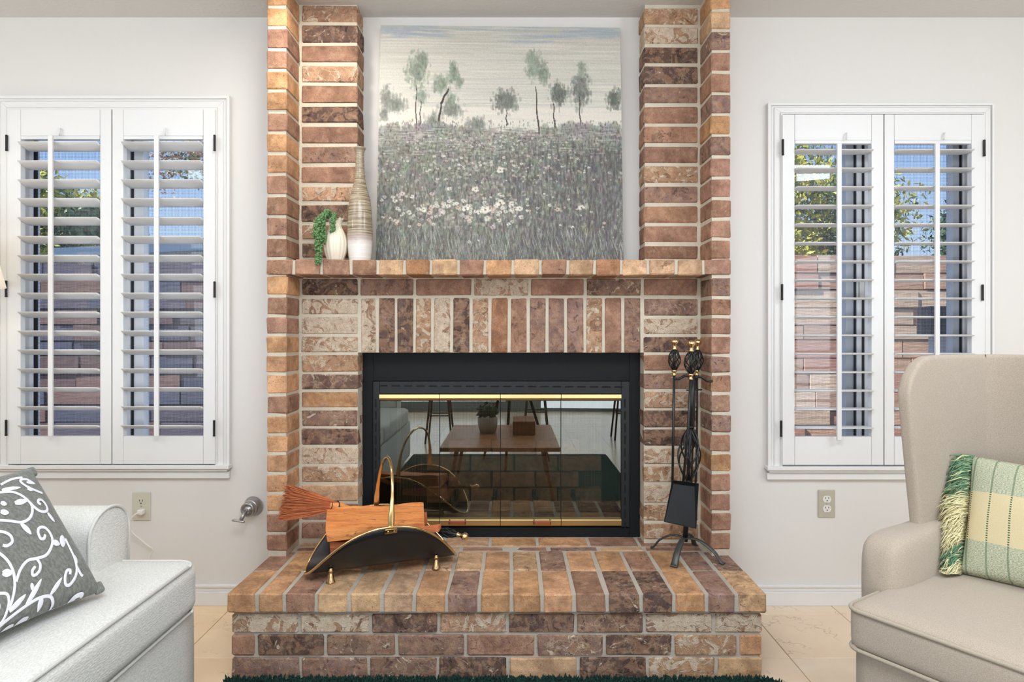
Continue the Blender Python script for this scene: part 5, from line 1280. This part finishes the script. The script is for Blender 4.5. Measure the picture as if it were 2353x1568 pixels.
# ---------------------------------------------------------------- outdoors
gr = box('ground', -9, 9, YW+T+.01, 14, -.30, -.10, simple('garden_soil', lin(176, 164, 148), .95, noise_amt=.3, nscale=8)); gr['kind'] = 'structure'
def gwall(name, x0, x1, Yg, ztop_, cols, label, bulge=0):
    r = thing(name, ((x0+x1)/2, Yg, -.1), label, 'garden wall')
    box('mortar', x0, x1, Yg+.02, Yg+.18, -.1, ztop_-.01, simple('wall_mortar', tuple(x*.5 for x in cols[0][:3])+(1,), .95), r)
    rnd = random.Random(int(abs(x0)*10)); z = ztop_; row = 0
    while z > .05:
        hgt = rnd.uniform(.085, .125); x = x0-rnd.uniform(0, .2)
        while x < x1:
            L = rnd.uniform(.22, .48); xe = min(x+L, x1)
            if xe-max(x, x0) > .04:
                V_, F_ = MB().box(max(x, x0)+.004, xe-.004, Yg+rnd.uniform(-.012, .012), Yg+.15, z-hgt+.005, z-.004).v, [(0, 3, 2, 1), (4, 5, 6, 7), (0, 1, 5, 4), (1, 2, 6, 5), (2, 3, 7, 6), (3, 0, 4, 7)]
                V_[4].z += rnd.uniform(-.008, .004); V_[5].z += rnd.uniform(-.008, .004)
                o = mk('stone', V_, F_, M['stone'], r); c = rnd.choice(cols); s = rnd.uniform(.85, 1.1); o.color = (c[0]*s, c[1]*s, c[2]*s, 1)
            x += L
        z -= hgt; row += 1
    return r
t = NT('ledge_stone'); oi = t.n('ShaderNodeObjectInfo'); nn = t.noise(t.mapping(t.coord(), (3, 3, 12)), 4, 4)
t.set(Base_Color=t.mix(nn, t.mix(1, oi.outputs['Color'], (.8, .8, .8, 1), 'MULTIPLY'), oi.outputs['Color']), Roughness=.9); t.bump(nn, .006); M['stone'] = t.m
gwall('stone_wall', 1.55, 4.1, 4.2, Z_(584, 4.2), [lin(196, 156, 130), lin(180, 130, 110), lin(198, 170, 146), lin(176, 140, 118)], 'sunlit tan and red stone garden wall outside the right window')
gwall('stone_wall', -4.2, -1.6, 4.2, Z_(602, 4.2), [lin(92, 84, 98), lin(104, 80, 80), lin(78, 80, 100), lin(120, 92, 86)], 'shaded bluish-brown stone garden wall outside the left window')  # this wall's shade is put into its dark stone colours
box('patio_roof', -3.2, -1.7, 4.5, 6.0, 1.68, 1.74, simple('slate_blue_roof', lin(84, 112, 140), .7)); ob = bpy.data.objects['patio_roof']; ob.rotation_euler = (0, math.radians(-2.5), 0)
props(ob, 'blue-grey low patio roof beyond the left garden wall', 'roof')
pr_ = tube('roof_post', [(-2.5, 5.2, -.1), (-2.5, 5.2, 1.3), (-2.5, 5.2, 1.70)], .04, M['vinyl'], None, 8); props(pr_, 'pale post holding up the low patio roof outside', 'post')
ub = box('utility_box', X_(2140, 3.2), X_(2200, 3.2), 3.2, 3.32, Z_(770, 3.2), Z_(704, 3.2), simple('dark_box', lin(58, 60, 66), .5), None, .005); props(ub, 'dark grey utility box outside the right window', 'utility box')
up_ = box('box_post', X_(2160, 3.2), X_(2180, 3.2), 3.22, 3.29, -.1, Z_(771, 3.2), M['vinyl_shade']); props(up_, 'grey post carrying the dark utility box outside', 'post')
def tree(x, y, z, rx, rz, cols, label, n=2600, seed=0, ls=.06):
    r = thing('garden_tree', (x, y, -.1), label, 'tree'); rnd = random.Random(seed)
    tube('trunk', [(x, y, -.1), (x+.05, y, z*.6), (x, y, z)], [.09, .06, .03], simple('bark', lin(150, 138, 122), .9), r, 8)
    for c, nm in cols:
        mb = MB()
        blobs = [(Vector((x+rnd.uniform(-1, 1)*rx*.6, y+rnd.uniform(-.5, .5)*rx, z+rnd.uniform(-1, 1)*rz*.6)), rnd.uniform(.3, .55)*min(rx, rz)) for _ in range(9)]
        for i in range(int(n*2.6)//len(cols)):
            b, br_ = rnd.choice(blobs); d = Vector((rnd.gauss(0, 1), rnd.gauss(0, 1), rnd.gauss(0, 1))).normalized(); p = b+d*br_*rnd.random()**.4
            a = Vector((rnd.uniform(-1, 1), rnd.uniform(-1, 1), rnd.uniform(-1, 1))).normalized()*ls*rnd.uniform(.45, .8); q = a.cross(d)*.5
            mb.add([p-a, p+q, p+a, p-q], [(0, 1, 2, 3)])
        mb.build(nm, simple(nm, c, .6, noise_amt=.3, nscale=3), r)['kind'] = 'stuff'
YG1 = lin(176, 172, 72); GG = lin(92, 116, 62); DG = lin(58, 84, 52); TG = lin(196, 150, 110)
tree(2.45, 5.2, 2.05, .75, .75, [(YG1, 'yellow_leaves'), (GG, 'green_leaves')], 'yellow-green tree behind the stone wall, seen through the right window near the fireplace', 4200, 1, .045)
tree(3.95, 5.4, 1.95, .75, .6, [(DG, 'dark_leaves'), (GG, 'green_leaves')], 'darker green tree seen through the far right shutter', 4200, 2, .045)
tree(-3.5, 5.0, 1.95, .65, .5, [(YG1, 'green_leaves'), (GG, 'dark_leaves')], 'green and olive tree seen through the far left shutter', 3600, 3, .045)
tree(-2.9, 6.2, 2.75, .8, .5, [(TG, 'brown_leaves'), (GG, 'green_leaves')], 'sparse tree with fine branches against the sky through the left window', 1100, 4, .035)
